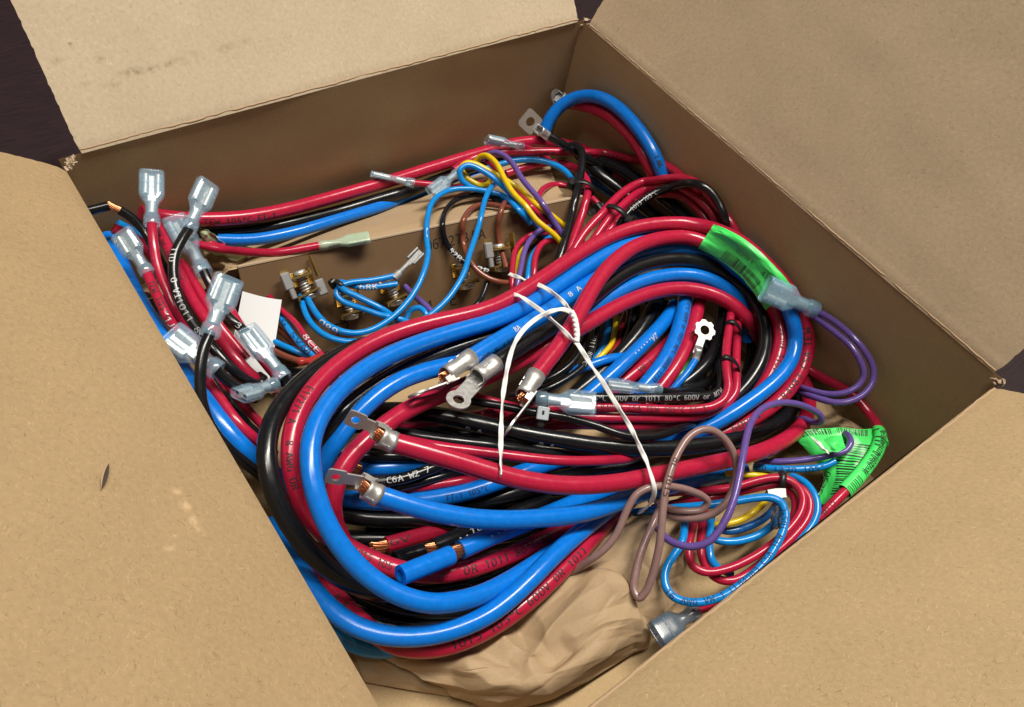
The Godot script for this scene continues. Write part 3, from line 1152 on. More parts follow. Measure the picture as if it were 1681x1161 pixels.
	tag(obj("crumpled_paper", crumpled([206,100,2142,464,120,2304,835,160,2364,1128,170,2329,1528,160,2383,1973,140,2420,226,120,2249,448,180,2408,821,200,2449,1151,230,2471,1385,220,2516,1665,160,2575,294,120,2359,517,220,2534,738,200,2629,1027,310,2629,1291,230,2640,1514,140,2692,369,100,2477,533,180,2625,688,240,2721,1001,260,2738,1241,150,2756,1445,80,2769,413,30,2532,543,30,2670,699,40,2750,978,50,2789,1236,40,2810,1405,20,2823], 6, 0.0014, 4, 190, 170, 0.00035, [[0.0025, 0.0080, pts([1030,240,2428,1160,240,2523,1169,240,2557,1197,240,2678,1217,240,2777])], [0.0050, 0.0090, pts([1115,240,2576,979,240,2574,863,240,2576,766,240,2599,702,240,2619])], [0.0045, 0.0080, pts([600,240,2410,644,240,2471,678,240,2553,702,240,2619])], [0.0030, 0.0060, pts([480,240,2500,526,240,2591,610,240,2674,768,240,2725,994,240,2755,1192,240,2785])], [-0.0050, 0.0090, pts([750,240,2435,741,240,2517,718,240,2573])], [-0.0040, 0.0080, pts([1116,240,2611,1004,240,2644,846,240,2658,740,240,2673])], [0.0035, 0.0070, pts([1327,240,2572,1339,240,2659,1307,240,2733])], [-0.0035, 0.0060, pts([1254,240,2573,1245,240,2663,1228,240,2745])], [0.0030, 0.0050, pts([882,240,2653,1020,240,2684,1159,240,2721])], [0.0030, 0.0050, pts([1409,240,2623,1454,240,2635,1521,240,2645])]]), paper_m), "crumpled brown packing paper filling the front corner of the box", "paper", paper_group)
	tag(obj("crumpled_paper", crumpled([172,40,2053,311,50,2207,480,50,2406,156,50,2206,277,70,2308,472,60,2505,150,15,2290,292,20,2428,457,15,2580], 3, 0.0012, 7, 40, 30), paper_m), "smooth lower layer of brown paper below the front of the coil", "paper", paper_group)
	tag(obj("crumpled_paper", crumpled([2824,140,2132,2824,180,2290,2824,160,2404,2710,180,2301,2785,260,2428,2824,200,2530,2601,200,2428,2683,300,2549,2824,260,2675,2579,160,2514,2690,240,2602,2824,180,2697], 3, 0.0022, 9, 40, 40), paper_m), "folded brown paper poking out above the big green label", "paper", paper_group)
	tag(obj("crumpled_paper", crumpled([478,140,40,548,200,40,679,200,102,820,160,157,484,160,40,518,300,207,630,280,225,755,180,224,486,160,225,529,240,328,650,200,305,724,160,351], 4, 0.004, 12, 50, 40), paper_m), "wrinkled brown paper at the left end of the terminal board", "paper", paper_group)
	tag(obj("crumpled_paper", crumpled([940,70,664,1091,80,780,1349,80,850,1692,80,937,2082,80,992,879,70,837,1060,160,948,1341,120,977,1630,140,1010,2011,100,1078,829,50,989,1018,70,1025,1283,60,1076,1556,60,1135,1936,50,1191], 5, 0.003, 15, 60, 40), paper_m), "brown paper under the hanging light blue loops", "paper", paper_group)
	tag(obj("brown_sheet", crumpled([120,120,10,1000,140,10,1900,150,10,2774,150,10,298,300,328,1106,390,367,1695,390,482,2382,390,616,488,465,408,1106,465,527,1695,465,642,2382,465,776], 4, 0.0006, 18, 40, 24, 0.0008), paper_m), "flat brown sheet between the terminal board and the back wall", "paper", paper_group)

	# terminal board
	var bdx := Vector3(0.98143, 0.00000, 0.19180)
	var bdn := Vector3(-0.16155, 0.53909, 0.82661)
	var bdv := Vector3(-0.10340, -0.84225, 0.52908)
	var bo := Vector3(0.05173, 0.05000, 0.04521)
	var board := thing("terminal_board", bo + bdv * 0.052, "dark brown board with brass screw terminals and printed numbers", "terminal board")
	var bs := begin()
	block(bs, bo + bdx * 0.094 + bdv * 0.026 - bdn * 0.0016, bdx * 0.094, bdv * 0.026, bdn * 0.0016, 0.08)
	obj("panel", bs, kraft("board", Color(0.165, 0.102, 0.055), 31, Vector2.ONE, [], 256, 0.5, 0.3), board)
	var be := begin()
	block(be, bo + bdx * 0.094 - bdv * 0.0004 - bdn * 0.0008, bdx * 0.094, bdv * 0.0005, bdn * 0.0011, 0.1)
	obj("top_edge", be, fuzz, board)
	mats["board"].uv1_triplanar = true
	mats["board"].uv1_scale = Vector3.ONE * 12.0
	mats["board"].roughness = 0.5
	screw_terminal(board, Vector3(0.07763, 0.03747, 0.05844), bdx, bdn, bdv, 0.30, true)
	screw_terminal(board, Vector3(0.09520, 0.02493, 0.07005), bdx, bdn, bdv, -0.10, false)
	screw_terminal(board, Vector3(0.11824, 0.02638, 0.07361), bdx, bdn, bdv, 0.20, false)
	screw_terminal(board, Vector3(0.15747, 0.02604, 0.08150), bdx, bdn, bdv, 0.10, false)
	screw_terminal(board, Vector3(0.17872, 0.03022, 0.08293), bdx, bdn, bdv, -0.15, true)
	plate_text(board, "067 278 PA", Vector3(0.15886, 0.04255, 0.07100), bdx, -bdv, bdn, 0.0054, "ink_black", false, 0.95)
	plate_text(board, "T2", Vector3(0.08924, 0.01447, 0.07570), bdx, -bdv, bdn, 0.0068, "ink_black", false, 1.00)
	plate_text(board, "E", Vector3(0.14977, 0.01570, 0.08673), bdx, -bdv, bdn, 0.0072, "ink_black", false, 1.00)
	plate_text(board, "T1", Vector3(0.13477, 0.01500, 0.08426), bdx, -bdv, bdn, 0.0065, "ink_black", false, 1.00)

	# white card standing among the connectors
	var cq := pts([481,480,576,632,420,649,394,220,958,272,260,810])
	var cs := begin()
	sheet(cs, func(u: float, v: float) -> Vector3: return cq[0].lerp(cq[1], u).lerp(cq[3].lerp(cq[2], u), v) + Vector3(0, 0, 0.0015) * sin(u * 2.5), 10, 10, 0.0004)
	tag(obj("white_card", cs, mats["card"]), "small blank white card standing behind a clear connector", "card")
	var pf := crumpled([474,420,33,492,480,133,530,450,156,563,400,178,627,380,199,705,360,255,453,340,9,469,420,138,508,380,161,546,360,192,615,340,215,700,320,237,461,280,13,484,300,76,511,300,138,565,300,175,613,300,209,676,280,230], 6, 0.0028, 25, 50, 30, 0.0002)
	tag(obj("green_film", pf, mats["green_film"]), "crumpled pale greenish plastic film at the end of the back cables", "plastic film")
	var t: Node3D
	cable("thick_black_cable", "black", 0.00385, [792,540,1158,704,582,1182,616,620,1210,527,652,1244,439,677,1284,353,698,1330,273,714,1387,203,722,1459,151,714,1543,120,685,1633,110,638,1721,118,583,1804,139,527,1884,174,471,1959,222,417,2028,286,367,2086,365,327,2132,453,294,2167,544,266,2197,636,240,2226], "thick black cable forming the outermost bend on the left of the coil", "cable", "thick black cables in the box", true)
	t = cable("thick_red_cable", "red", 0.00385, [1302,160,2250,1206,188,2246,1109,218,2244,1013,248,2245,917,279,2245,821,309,2239,725,336,2227,629,359,2207,536,377,2172,452,394,2120,379,411,2053,318,432,1976,263,466,1899,217,517,1825,194,579,1749,199,639,1669,225,686,1584,275,710,1501,345,718,1429,427,716,1371,516,707,1324,609,694,1288,705,680,1262,804,667,1247,904,655,1243,1004,647,1251,1103,641,1267,1202,634,1285,1302,626,1298,1402,618,1301,1502,613,1293,1602,610,1279,1701,607,1261,1800,601,1242,1899,595,1222,1998,589,1204,2097,585,1191,2198,583,1183,2298,582,1184,2399,582,1195,2496,581,1219,2591,579,1253,2678,582,1303,2736,604,1380,2754,639,1473,2763,664,1570,2776,666,1669,2793,649,1767,2806,627,1865,2819,593,1958,2827,541,2044,2826,479,2124,2801,412,2194,2731,366,2247,2640,343,2284,2544,324,2307,2446,303,2316,2348,280,2313,2252,252,2299,2161,215,2275,2075,174,2244,1990,133,2210], "thick red cable running the whole outer loop, black printing on its right side", "cable", "thick red cables in the box")
	says(t, "E17271 A", 0.1818, [-0.43,0.88,0.19], 0.00354, "ink_black", true, 0.77, 0.00385)
	says(t, "8 AWG OR", 0.1583, [-0.33,0.86,0.39], 0.00297, "ink_black", true, 0.91, 0.00385)
	says(t, "1015 105", 0.1080, [-0.15,0.95,0.28], 0.00306, "ink_black", true, 0.87, 0.00385)
	says(t, "OR 1011 80°C 60", 0.0484, [-0.36,0.88,0.32], 0.00354, "ink_black", true, 1.09, 0.00385)
	says(t, "LL84983 CSA TEW", 0.5388, [-0.63,0.71,0.31], 0.00408, "ink_black", true, 1.10, 0.00385)
	says(t, "600 V", 0.5812, [-0.63,0.75,0.20], 0.00364, "ink_black", true, 1.13, 0.00385)
	cable("thick_blue_cable", "blue", 0.00385, [1152,215,2310,1059,250,2319,967,286,2328,875,322,2337,783,360,2344,691,397,2347,600,436,2343,510,474,2327,422,508,2295,347,538,2238,288,569,2164,246,604,2082,219,646,1996,208,692,1909,214,737,1821,237,772,1731,278,792,1643,341,796,1566,418,789,1505,504,776,1456,594,759,1418,687,740,1390,783,722,1373,881,704,1364,978,686,1361,1076,670,1364,1174,656,1371,1272,642,1379,1371,628,1380,1468,611,1372,1564,591,1356,1659,573,1334,1755,560,1312,1852,553,1293,1950,549,1276,2049,546,1262,2147,541,1249,2245,533,1238,2344,523,1233,2443,514,1235,2541,506,1246,2637,503,1272,2722,510,1322,2773,536,1401,2790,571,1493,2802,594,1588,2816,591,1686,2821,575,1784,2805,565,1882,2778,557,1976,2765,513,2063,2751,444,2132,2681,409,2190,2589,396,2224,2492,383,2242,2395,367,2249,2297,349,2250,2201,323,2245,2110,287,2231,2026,241,2204,1952,188,2165,1890,125,2120,1838,52,2078], "thick blue cable lying topmost on the left bend, just inside the red one", "cable", "thick blue cables in the box", true)
	cable("thick_blue_cable", "blue", 0.00385, [92,300,1603,96,321,1703,98,342,1802,100,361,1902,108,374,2003,131,379,2102,176,380,2192,243,380,2269,325,381,2329,416,385,2374,513,391,2403,613,399,2417,715,406,2413,815,407,2397,914,397,2376,1012,376,2356,1107,346,2338,1201,312,2321,1296,276,2306,1390,241,2293,1486,206,2285,1581,171,2279,1676,135,2275], "thick blue cable sweeping lowest across the front of the coil", "cable", "thick blue cables in the box", true)
	t = cable("thick_red_cable", "red", 0.00385, [136,201,1815,162,220,1911,186,235,2010,208,244,2108,235,256,2206,279,272,2296,352,287,2364,443,297,2410,541,305,2435,642,309,2446,744,309,2445,845,305,2436,946,297,2420,1045,284,2401,1142,261,2380,1236,229,2357,1327,192,2332,1418,154,2308,1511,117,2288,1606,83,2274], "thick printed red cable resting on the crumpled brown paper at the front", "cable", "thick red cables in the box")
	says(t, "1015 105°C 600V OR 1011", 0.1066, [-0.31,0.87,0.37], 0.00341, "ink_black", false, 1.13, 0.00385)
	says(t, "8 A", 0.0227, [-0.09,0.95,0.28], 0.00289, "ink_black", false, 0.97, 0.00385)
	cable("thick_light_blue_cable", "blue2", 0.00385, [112,129,1932,121,128,2028,147,129,2121,201,129,2200,278,126,2258,365,120,2299], "short piece of thick blue cable under the front sweep beside the left flap", "cable", "thick blue cables in the box", true)
	cable("thick_blue_cable", "blue", 0.00385, [79,534,44,74,539,145,67,557,245,59,577,345,52,593,445,47,603,547,47,614,648,49,624,750,52,629,851,54,630,953,60,630,1055,71,624,1156,84,607,1256,105,573,1350,140,518,1427,185,450,1488,233,380,1545], "thick blue cable running down the left wall under the clear connectors", "cable", "thick blue cables in the box", true)
	t = cable("thick_red_cable", "red", 0.00385, [1269,670,1747,1359,670,1709,1451,670,1672,1541,670,1631,1628,668,1586,1713,664,1537,1798,658,1488,1885,652,1442,1974,645,1401,2066,635,1366,2160,624,1339,2256,612,1320,2353,597,1313,2450,581,1316,2546,566,1332,2636,556,1369,2702,555,1441,2740,555,1531,2762,555,1627,2762,555,1726,2760,540,1823,2772,496,1910,2775,442,1991,2731,404,2068,2659,375,2129,2578,343,2176,2494,304,2208,2408,258,2224,2322,211,2229,2233,169,2228], "thick red cable crossing over the bundle, ending in a lug inside the white tie", "cable", "thick red cables in the box")
	ring_lug(t, [1273,670,1745,1177,670,1795,991,690,1914], 0.0093, [-0.46,0.14,-0.88], 0, "tin", 0.00385, true)
	says(t, "1015 105°C", 0.2344, [-0.38,0.74,0.56], 0.00379, "ink_black", true, 0.84, 0.00385)
	t = cable("thick_blue_cable", "blue", 0.00385, [1076,660,1519,1175,651,1502,1275,639,1486,1373,623,1470,1472,607,1454,1570,591,1436,1668,574,1415,1765,556,1391,1861,535,1366,1957,515,1343,2055,500,1323,2155,491,1307,2256,487,1299,2357,484,1300,2457,482,1313,2555,477,1338,2647,471,1379,2726,467,1442,2779,468,1528,2805,472,1625,2817,471,1726,2823,448,1824,2816,398,1911,2781,345,1989,2720,300,2056,2646,252,2106,2569,201,2146], "thick blue cable with white specks whose lug points down left, edge on", "cable", "thick blue cables in the box")
	ring_lug(t, [1081,660,1518,949,670,1543,760,660,1555], 0.0100, [-0.14,0.42,-0.90], 0, "tin", 0.00385, true)
	says(t, "8A....", 0.0341, [-0.48,0.81,0.34], 0.00278, "ink_white", false, 0.94, 0.00385)
	says(t, "8 A", 0.0750, [-0.55,0.76,0.34], 0.00268, "ink_white", false, 1.77, 0.00385)
	says(t, "OR 5 1200V", 0.0185, [-0.26,0.23,0.94], 0.00243, "ink_black", false, 1.22, 0.00385)
	t = cable("thick_black_cable", "black", 0.00385, [1169,640,1585,1269,632,1566,1368,620,1549,1468,604,1533,1566,585,1515,1664,565,1494,1761,548,1469,1859,537,1444,1957,529,1420,2056,523,1398,2156,516,1381,2258,509,1373,2359,501,1378,2458,494,1397,2554,485,1431,2642,468,1479,2718,443,1541,2776,418,1620,2798,410,1718,2781,413,1818,2743,409,1912,2688,395,1996,2615,380,2065,2530,364,2118,2438,341,2154,2344,309,2175,2250,270,2184,2161,224,2173,2076,176,2142], "thick black cable with a flat ring lug, bending glossy down the right side", "cable", "thick black cables in the box")
	ring_lug(t, [1174,639,1584,1073,650,1605,890,660,1685], 0.0105, [0.09,0.99,-0.05], 0, "tin", 0.00385, false)
	cable("thick_blue_cable", "blue", 0.00385, [1404,360,1485,1502,393,1493,1601,419,1495,1702,435,1488,1803,445,1470,1904,451,1450,2005,454,1434,2108,453,1426,2211,452,1425,2313,449,1434,2414,444,1454,2511,440,1488,2598,436,1541,2671,423,1613,2724,397,1697,2754,356,1786,2761,293,1866,2749,207,1921], "thick blue cable between the black cable and the innermost red arc", "cable", "thick blue cables in the box", true)
	cable("thick_red_cable", "red", 0.00385, [2803,213,1973,2753,288,1934,2711,355,1875,2676,394,1792,2630,412,1706,2566,420,1632,2486,427,1575,2395,434,1537,2299,443,1516,2201,452,1507,2103,461,1506,2005,471,1511,1907,480,1520,1809,489,1531,1711,494,1541,1612,498,1548,1514,501,1553,1415,505,1556,1316,509,1558,1218,513,1558,1119,519,1556,1021,529,1552,923,542,1550,826,558,1553,729,575,1565,633,589,1586,538,596,1612,446,590,1645,365,556,1689,313,488,1736,298,398,1774,307,305,1803,326,211,1829], "thick red cable of the innermost arc, dropping behind two silver lugs on the left", "cable", "thick red cables in the box", true)
	cable("thick_blue_cable", "blue", 0.00385, [1369,472,1492,1277,512,1487,1182,547,1480,1085,574,1470,987,595,1458,888,614,1451,789,630,1453,689,636,1468,592,624,1492,500,593,1520,413,556,1553,343,490,1582,301,400,1599], "thick blue cable inside the left bend, under the upper silver lug", "cable", "thick blue cables in the box", true)
	cable("thick_black_cable", "black", 0.00385, [1669,480,1396,1572,503,1404,1474,526,1410,1376,547,1411,1277,564,1409,1177,575,1402,1078,580,1393,978,583,1384,877,585,1382,777,589,1391,679,596,1409,582,607,1435,488,612,1468,406,570,1502,358,485,1522], "thick black cable squeezed between two blue ones in the left bend", "cable", "thick black cables in the box", true)
	t = cable("thick_black_cable", "black", 0.00385, [2822,166,2291,2730,172,2327,2637,193,2357,2543,216,2377,2446,237,2386,2348,256,2386,2251,273,2376,2154,289,2357,2059,304,2330,1966,317,2300,1873,330,2267,1781,342,2230,1692,355,2187,1606,366,2139,1522,374,2085,1441,382,2028,1362,391,1968,1284,399,1907,1208,407,1844,1133,414,1778,1061,419,1710,992,418,1639,924,408,1566,861,386,1493,803,347,1422,756,290,1355,715,222,1295], "thick black cable marked 9A crossing the middle of the coil", "cable", "thick black cables in the box")
	says(t, "9 A", 0.2019, [-0.72,-0.02,0.70], 0.00243, "ink_white", true, 1.23, 0.00385)
	says(t, "9 A", 0.1691, [-0.71,-0.02,0.70], 0.00246, "ink_white", true, 1.16, 0.00385)
	t = cable("thick_red_cable", "red", 0.00385, [564,740,1739,635,725,1810,708,705,1878,781,682,1945,854,659,2013,929,636,2078,1009,614,2136,1094,592,2187,1184,571,2231,1276,551,2268,1371,531,2299,1468,512,2325,1564,491,2349,1661,468,2372,1757,444,2394,1853,421,2417,1950,398,2439,2047,376,2460,2145,354,2477,2244,331,2487,2343,308,2491,2441,284,2486,2539,261,2472,2634,243,2439,2719,231,2386,2783,226,2307,2829,216,2217], "thick red cable sweeping across the middle from the upper left silver lug", "cable", "thick red cables in the box")
	ring_lug(t, [567,738,1742,534,760,1707,458,800,1587], 0.0076, [-0.57,0.34,0.75], 1, "tin", 0.00385, true)
	t = cable("thick_blue_cable", "blue", 0.00385, [413,700,1885,483,674,1952,556,646,2016,633,618,2073,715,589,2124,801,561,2168,890,534,2206,981,507,2240,1072,480,2272,1165,453,2297,1260,424,2314,1356,396,2324,1452,366,2332,1547,336,2344,1642,307,2361,1736,278,2380,1830,248,2399,1923,214,2417,2015,177,2433,2107,139,2447,2198,100,2461], "thick blue cable sweeping right from the lower silver lug", "cable", "thick blue cables in the box")
	ring_lug(t, [416,698,1889,388,720,1853,286,750,1745], 0.0073, [-0.63,0.34,0.70], 1, "tin", 0.00385, true)
	t = cable("thick_blue_cable", "blue", 0.00385, [374,266,1614,449,265,1677,526,268,1737,608,273,1790,694,279,1836,783,289,1876,873,301,1911,967,312,1937,1063,316,1954,1159,307,1966,1254,285,1973,1347,254,1981,1439,224,1993,1531,197,2011,1624,179,2037,1714,172,2073,1799,173,2121], "thick blue cable printed FT-1 deep between the two lugged cables", "cable", "thick blue cables in the box")
	says(t, "FT-1 105°C", 0.0574, [-0.39,0.78,0.50], 0.00264, "ink_black", false, 0.87, 0.00385)
	cable("thick_black_cable", "black", 0.00385, [696,159,1865,790,180,1900,884,200,1935,979,217,1969,1078,223,1996,1178,217,2016,1278,202,2033,1377,184,2054,1475,167,2080,1572,154,2109,1668,142,2143,1760,125,2186], "thick black cable in shadow above the blue lugged cable", "cable", "thick black cables in the box", true)
	cable("thick_black_cable", "black", 0.00385, [355,192,1627,412,203,1702,481,210,1766,557,215,1821,636,221,1873,715,221,1925,792,207,1977,868,183,2029,942,155,2081], "thick glossy black cable under the lower silver lug", "cable", "thick black cables in the box", true)
	t = cable("thick_blue_cable", "blue", 0.00357, [526,334,1594,613,331,1640,702,321,1681,793,309,1716,886,300,1747], "blue cable end with a bared copper tip, behind the lower lug", "cable", "thick blue cables in the box")
	bare(t, [526,334,1594,493,334,1571], 0.00357, "blue", .6)
	t = cable("thick_red_cable", "red", 0.00338, [456,260,1919,562,235,1938,665,197,1952,765,149,1959], "red cable end with splayed bare copper strands in the dark coil centre", "cable", "thick red cables in the box")
	bare(t, [456,260,1919,392,270,1916], 0.00338, "red", 1.6)
	says(t, "GV", 0.0048, [-0.23,0.93,0.27], 0.00279, "ink_black", false, 2.16, 0.00338)
	t = cable("thick_black_cable", "black", 0.00338, [601,320,2051,692,300,2056,782,277,2061,871,250,2065,960,221,2067,1048,192,2070,1138,165,2072,1228,144,2076], "black cable with a bared copper gap beside the blue cut end", "cable", "thick black cables in the box")
	bare(t, [601,320,2051,551,330,2046,427,360,2026], 0.00338, "black", .5)
	says(t, "..1011", 0.0194, [-0.33,0.90,0.29], 0.00232, "ink_white", false, 1.59, 0.00338)
	t = cable("thick_blue_cable", "blue", 0.00385, [632,480,2167,727,461,2172,820,435,2177,910,400,2180,997,358,2181,1083,313,2181,1169,269,2179,1257,227,2177,1346,190,2178,1438,160,2183,1531,132,2185,1620,96,2180,1707,54,2169], "thick blue cable with a slipped hollow sleeve and copper gap at its end", "cable", "thick blue cables in the box")
	bare(t, [632,480,2167,581,500,2171,359,570,2158], 0.00385, "blue", .5)
	says(t, "..1011..", 0.0248, [-0.33,0.94,0.09], 0.00199, "ink_white", false, 1.57, 0.00385)
	cable("thick_black_cable", "black", 0.00376, [2439,270,1472,2347,274,1520,2254,272,1567,2158,262,1606,2059,247,1634,1958,237,1659,1857,235,1683,1755,225,1699,1654,200,1708], "thick dull black cable descending left of the blue 2A cable", "cable", "thick black cables in the box", true)
	t = cable("thick_blue_cable", "blue", 0.00385, [2483,281,1561,2389,291,1605,2291,299,1640,2191,305,1669,2090,309,1696,1989,310,1720,1887,305,1742,1785,293,1760,1684,271,1773,1584,240,1781], "thick blue cable marked 2A in white inside the coil", "cable", "thick blue cables in the box")
	says(t, "2A......", 0.0409, [-0.48,0.63,0.61], 0.00345, "ink_white", false, 0.94, 0.00385)
	t = cable("thick_blue_cable", "blue", 0.00385, [2586,340,1519,2510,345,1583,2434,347,1646,2354,346,1705,2271,346,1759,2184,347,1806,2094,345,1846,2001,337,1878,1909,310,1901,1825,260,1915], "thick blue cable with a line of black voltage print inside the coil", "cable", "thick blue cables in the box")
	says(t, "10°C 600V or 103Z 90°C 1000V 1231", 0.0439, [-0.36,0.69,0.63], 0.00282, "ink_black", false, 0.79, 0.00385)
	cable("thick_red_cable", "red", 0.00385, [2668,320,1568,2592,320,1625,2515,319,1682,2437,317,1736,2357,314,1788,2274,310,1834,2188,302,1873,2099,287,1905,2012,261,1931,1926,227,1956], "thick plain red cable between the printed blue cable and the small ring lug", "cable", "thick red cables in the box", true)
	t = cable("thick_red_cable", "red", 0.00376, [2566,200,1623,2468,207,1665,2368,214,1701,2264,218,1728,2159,220,1747,2054,217,1762,1949,204,1774,1845,180,1781], "printed red cable half hidden between two blue cables inside the coil", "cable", "thick red cables in the box")
	says(t, "1011 1-8A", 0.0444, [-0.56,0.71,0.42], 0.00287, "ink_black", false, 1.13, 0.00376)
	cable("thick_black_cable", "black", 0.00385, [2754,290,1686,2672,288,1752,2590,284,1818,2503,280,1878,2408,273,1923,2307,264,1949,2203,248,1960,2102,219,1954,2009,174,1935], "thick black cable right of the small ring lug, in the dark of the coil", "cable", "thick black cables in the box", true)
	cable("black_wire", "black", 0.00244, [2481,219,1929,2428,233,1970,2372,250,2006,2308,264,2026,2240,275,2027,2173,286,2019,2106,300,2010,2041,309,1994,1978,303,1967,1924,284,1930], "black wire bending under the printed black one at the right of the coil", "wire", "black wires in the box", true)
	cable("thick_black_cable", "black", 0.00376, [2360,180,1393,2284,177,1469,2202,162,1538,2111,135,1587,2012,103,1618], "thick black cable deep in shadow at the left of the coil opening", "cable", "thick black cables in the box", true)
	cable("blue_wire", "blue", 0.00244, [1658,280,1626,1725,286,1634,1791,291,1644,1857,294,1656,1923,289,1668,1986,269,1678,2046,239,1679,2105,209,1668], "short blue wire lying across the black cables behind the white tie", "wire", "blue wires in the box", true)
	cable("yellow_wire", "yellow", 0.00150, [2212,200,1406,2176,200,1442,2140,200,1478,2102,200,1512,2063,200,1544,2018,201,1567,1969,199,1581,1920,192,1591,1871,182,1600], "yellow wire glimpsed in the dark behind the twisted tie", "wire", "yellow wires in the box", true)
	cable("light_blue_wire", "blue2", 0.00207, [2184,170,1388,2150,170,1422,2116,170,1456,2080,170,1488,2041,171,1516,1999,171,1540,1956,167,1560,1912,159,1577,1867,148,1592], "dim blue wire beside the yellow one behind the twisted tie", "wire", "blue wires in the box", true)
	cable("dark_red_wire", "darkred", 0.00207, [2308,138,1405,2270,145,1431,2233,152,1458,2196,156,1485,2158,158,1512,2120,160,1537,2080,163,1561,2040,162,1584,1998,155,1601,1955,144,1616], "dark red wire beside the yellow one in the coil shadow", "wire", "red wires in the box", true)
	t = cable("black_wire", "black", 0.00188, [1967,340,1474,1931,340,1507,1894,340,1540,1856,340,1572,1818,340,1603,1778,340,1631,1733,340,1650,1685,340,1663,1637,340,1670,1588,340,1674,1538,339,1674,1490,334,1669,1444,323,1656,1403,307,1634,1364,290,1610], "thin black wire with white print curving down behind the crossing lug", "wire", "black wires in the box")
	says(t, "1011 80°C", 0.0202, [-0.58,0.76,0.30], 0.00244, "ink_grey", false, 1.10, 0.00188)
	cable("black_wire", "black", 0.00188, [1916,340,1446,1880,343,1481,1845,346,1515,1807,349,1548,1766,350,1576,1722,351,1599,1675,350,1616,1627,348,1626,1578,344,1630,1528,337,1627,1480,329,1618,1432,320,1608], "plain thin black wire curving parallel behind the crossing lug", "wire", "black wires in the box", true)
	t = cable("blue_wire", "blue", 0.00179, [2272,340,1914,2224,335,1933,2176,328,1950,2128,313,1962,2082,291,1971,2041,260,1978,2006,221,1980], "thin blue wire crimped into the small toothed ring lug", "wire", "blue wires in the box")
	ring_lug(t, [2270,336,1916,2300,380,1888,2439,420,1796], 0.0107, [-0.51,0.69,0.52], 2, "tin", 0.00179, false)
	cable("green_wire", "green", 0.00150, [2334,272,1848,2290,274,1875,2244,275,1900,2196,269,1916,2151,244,1920,2116,207,1924,2083,167,1928], "thin green wire beside the small toothed ring lug", "wire", "green wires in the box", true)
	t = cable("red_wire", "red", 0.00226, [2699,347,1763,2643,364,1800,2588,386,1837,2532,404,1874,2475,414,1914,2420,421,1956,2366,426,2000,2315,429,2048,2270,427,2101,2226,419,2154,2166,410,2188,2098,400,2187,2033,393,2162,1971,390,2130,1911,389,2094,1852,390,2057,1793,390,2019,1734,391,1982,1676,390,1944,1617,387,1906,1559,383,1868,1499,380,1832,1440,375,1795,1380,365,1760,1321,344,1729,1265,315,1701,1212,279,1672], "medium red wire printed CSA TEW, turning up through two black ties", "wire", "red wires in the box")
	says(t, "LL84983 CSA TEW 105°C FT-1", 0.1095, [-0.57,0.78,0.27], 0.00231, "ink_black", true, 1.02, 0.00226)
	cable("red_wire", "red", 0.00226, [2780,291,1775,2721,307,1812,2665,330,1849,2610,348,1890,2556,357,1935,2502,360,1981,2449,362,2028,2397,362,2077,2348,359,2128,2293,351,2173,2226,338,2192,2156,335,2192,2085,335,2183,2017,336,2163,1952,339,2134,1889,340,2101,1828,341,2064,1767,340,2027,1706,340,1991,1645,340,1955,1585,339,1917,1527,335,1876,1469,326,1836,1409,313,1800,1349,295,1766,1292,270,1732,1237,240,1698], "medium plain red wire just below the printed CSA TEW one", "wire", "red wires in the box", true)
	cable("red_wire", "red", 0.00226, [2288,228,2173,2219,235,2160,2151,255,2154,2082,266,2146,2013,270,2134,1945,277,2118,1879,284,2094,1814,288,2067,1751,290,2035,1690,291,1999,1632,289,1959,1574,285,1919,1517,276,1878,1462,259,1837,1409,236,1797,1359,209,1755,1310,180,1713], "lowest of the three parallel medium red wires in the coil middle", "wire", "red wires in the box", true)
	t = cable("black_wire", "black", 0.00235, [2377,340,1995,2328,350,2046,2276,363,2093,2215,378,2128,2146,390,2132,2078,398,2110,2013,404,2081,1949,410,2051,1884,415,2019,1821,417,1986,1758,420,1952,1696,421,1917,1635,421,1879,1574,416,1841,1517,403,1800,1465,374,1760,1413,340,1725], "medium black wire with grey 600V print above the red ones", "wire", "black wires in the box")
	says(t, "105°C 600V or 1011 80°C 600V or MTW", 0.0588, [-0.62,0.69,0.36], 0.00231, "ink_grey", true, 0.96, 0.00235)
	cable("black_wire", "black", 0.00188, [1044,420,1488,1060,425,1533,1081,430,1576,1110,434,1614,1144,438,1648,1179,441,1681,1212,445,1716,1246,448,1751,1280,450,1784,1317,451,1816,1354,450,1847,1390,450,1879,1423,450,1914,1455,451,1950,1486,450,1987,1516,447,2025,1546,443,2062,1580,438,2096,1619,432,2124,1662,423,2144,1707,414,2160,1752,402,2171,1798,388,2176,1843,371,2178,1887,352,2177,1931,331,2177,1974,310,2176,2018,289,2175,2059,265,2176,2100,238,2177], "thin black wire carrying the pale square tie head", "wire", "black wires in the box", true)
	cable("red_wire", "red", 0.00226, [662,480,1587,699,495,1642,745,502,1693,796,501,1738,849,498,1781,904,493,1822,959,487,1862,1015,480,1901,1071,472,1940,1127,464,1979,1184,454,2015,1242,444,2049,1302,432,2080,1363,417,2106,1425,397,2128,1487,372,2145,1547,341,2156,1609,314,2162,1673,291,2167,1737,266,2173,1800,240,2179], "medium red wire just above the thick red lugged cable", "wire", "red wires in the box", true)
	cable("black_wire", "black", 0.00254, [660,400,1495,706,418,1542,750,431,1592,796,439,1642,846,442,1688,899,442,1731,953,437,1771,1009,429,1809,1065,417,1846,1121,402,1882,1177,383,1915,1235,362,1945,1293,340,1971,1352,314,1995,1410,286,2017,1468,257,2038,1526,228,2058,1585,203,2080], "medium black wire under the thick 9A cable, left of the tie tail", "wire", "black wires in the box", true)
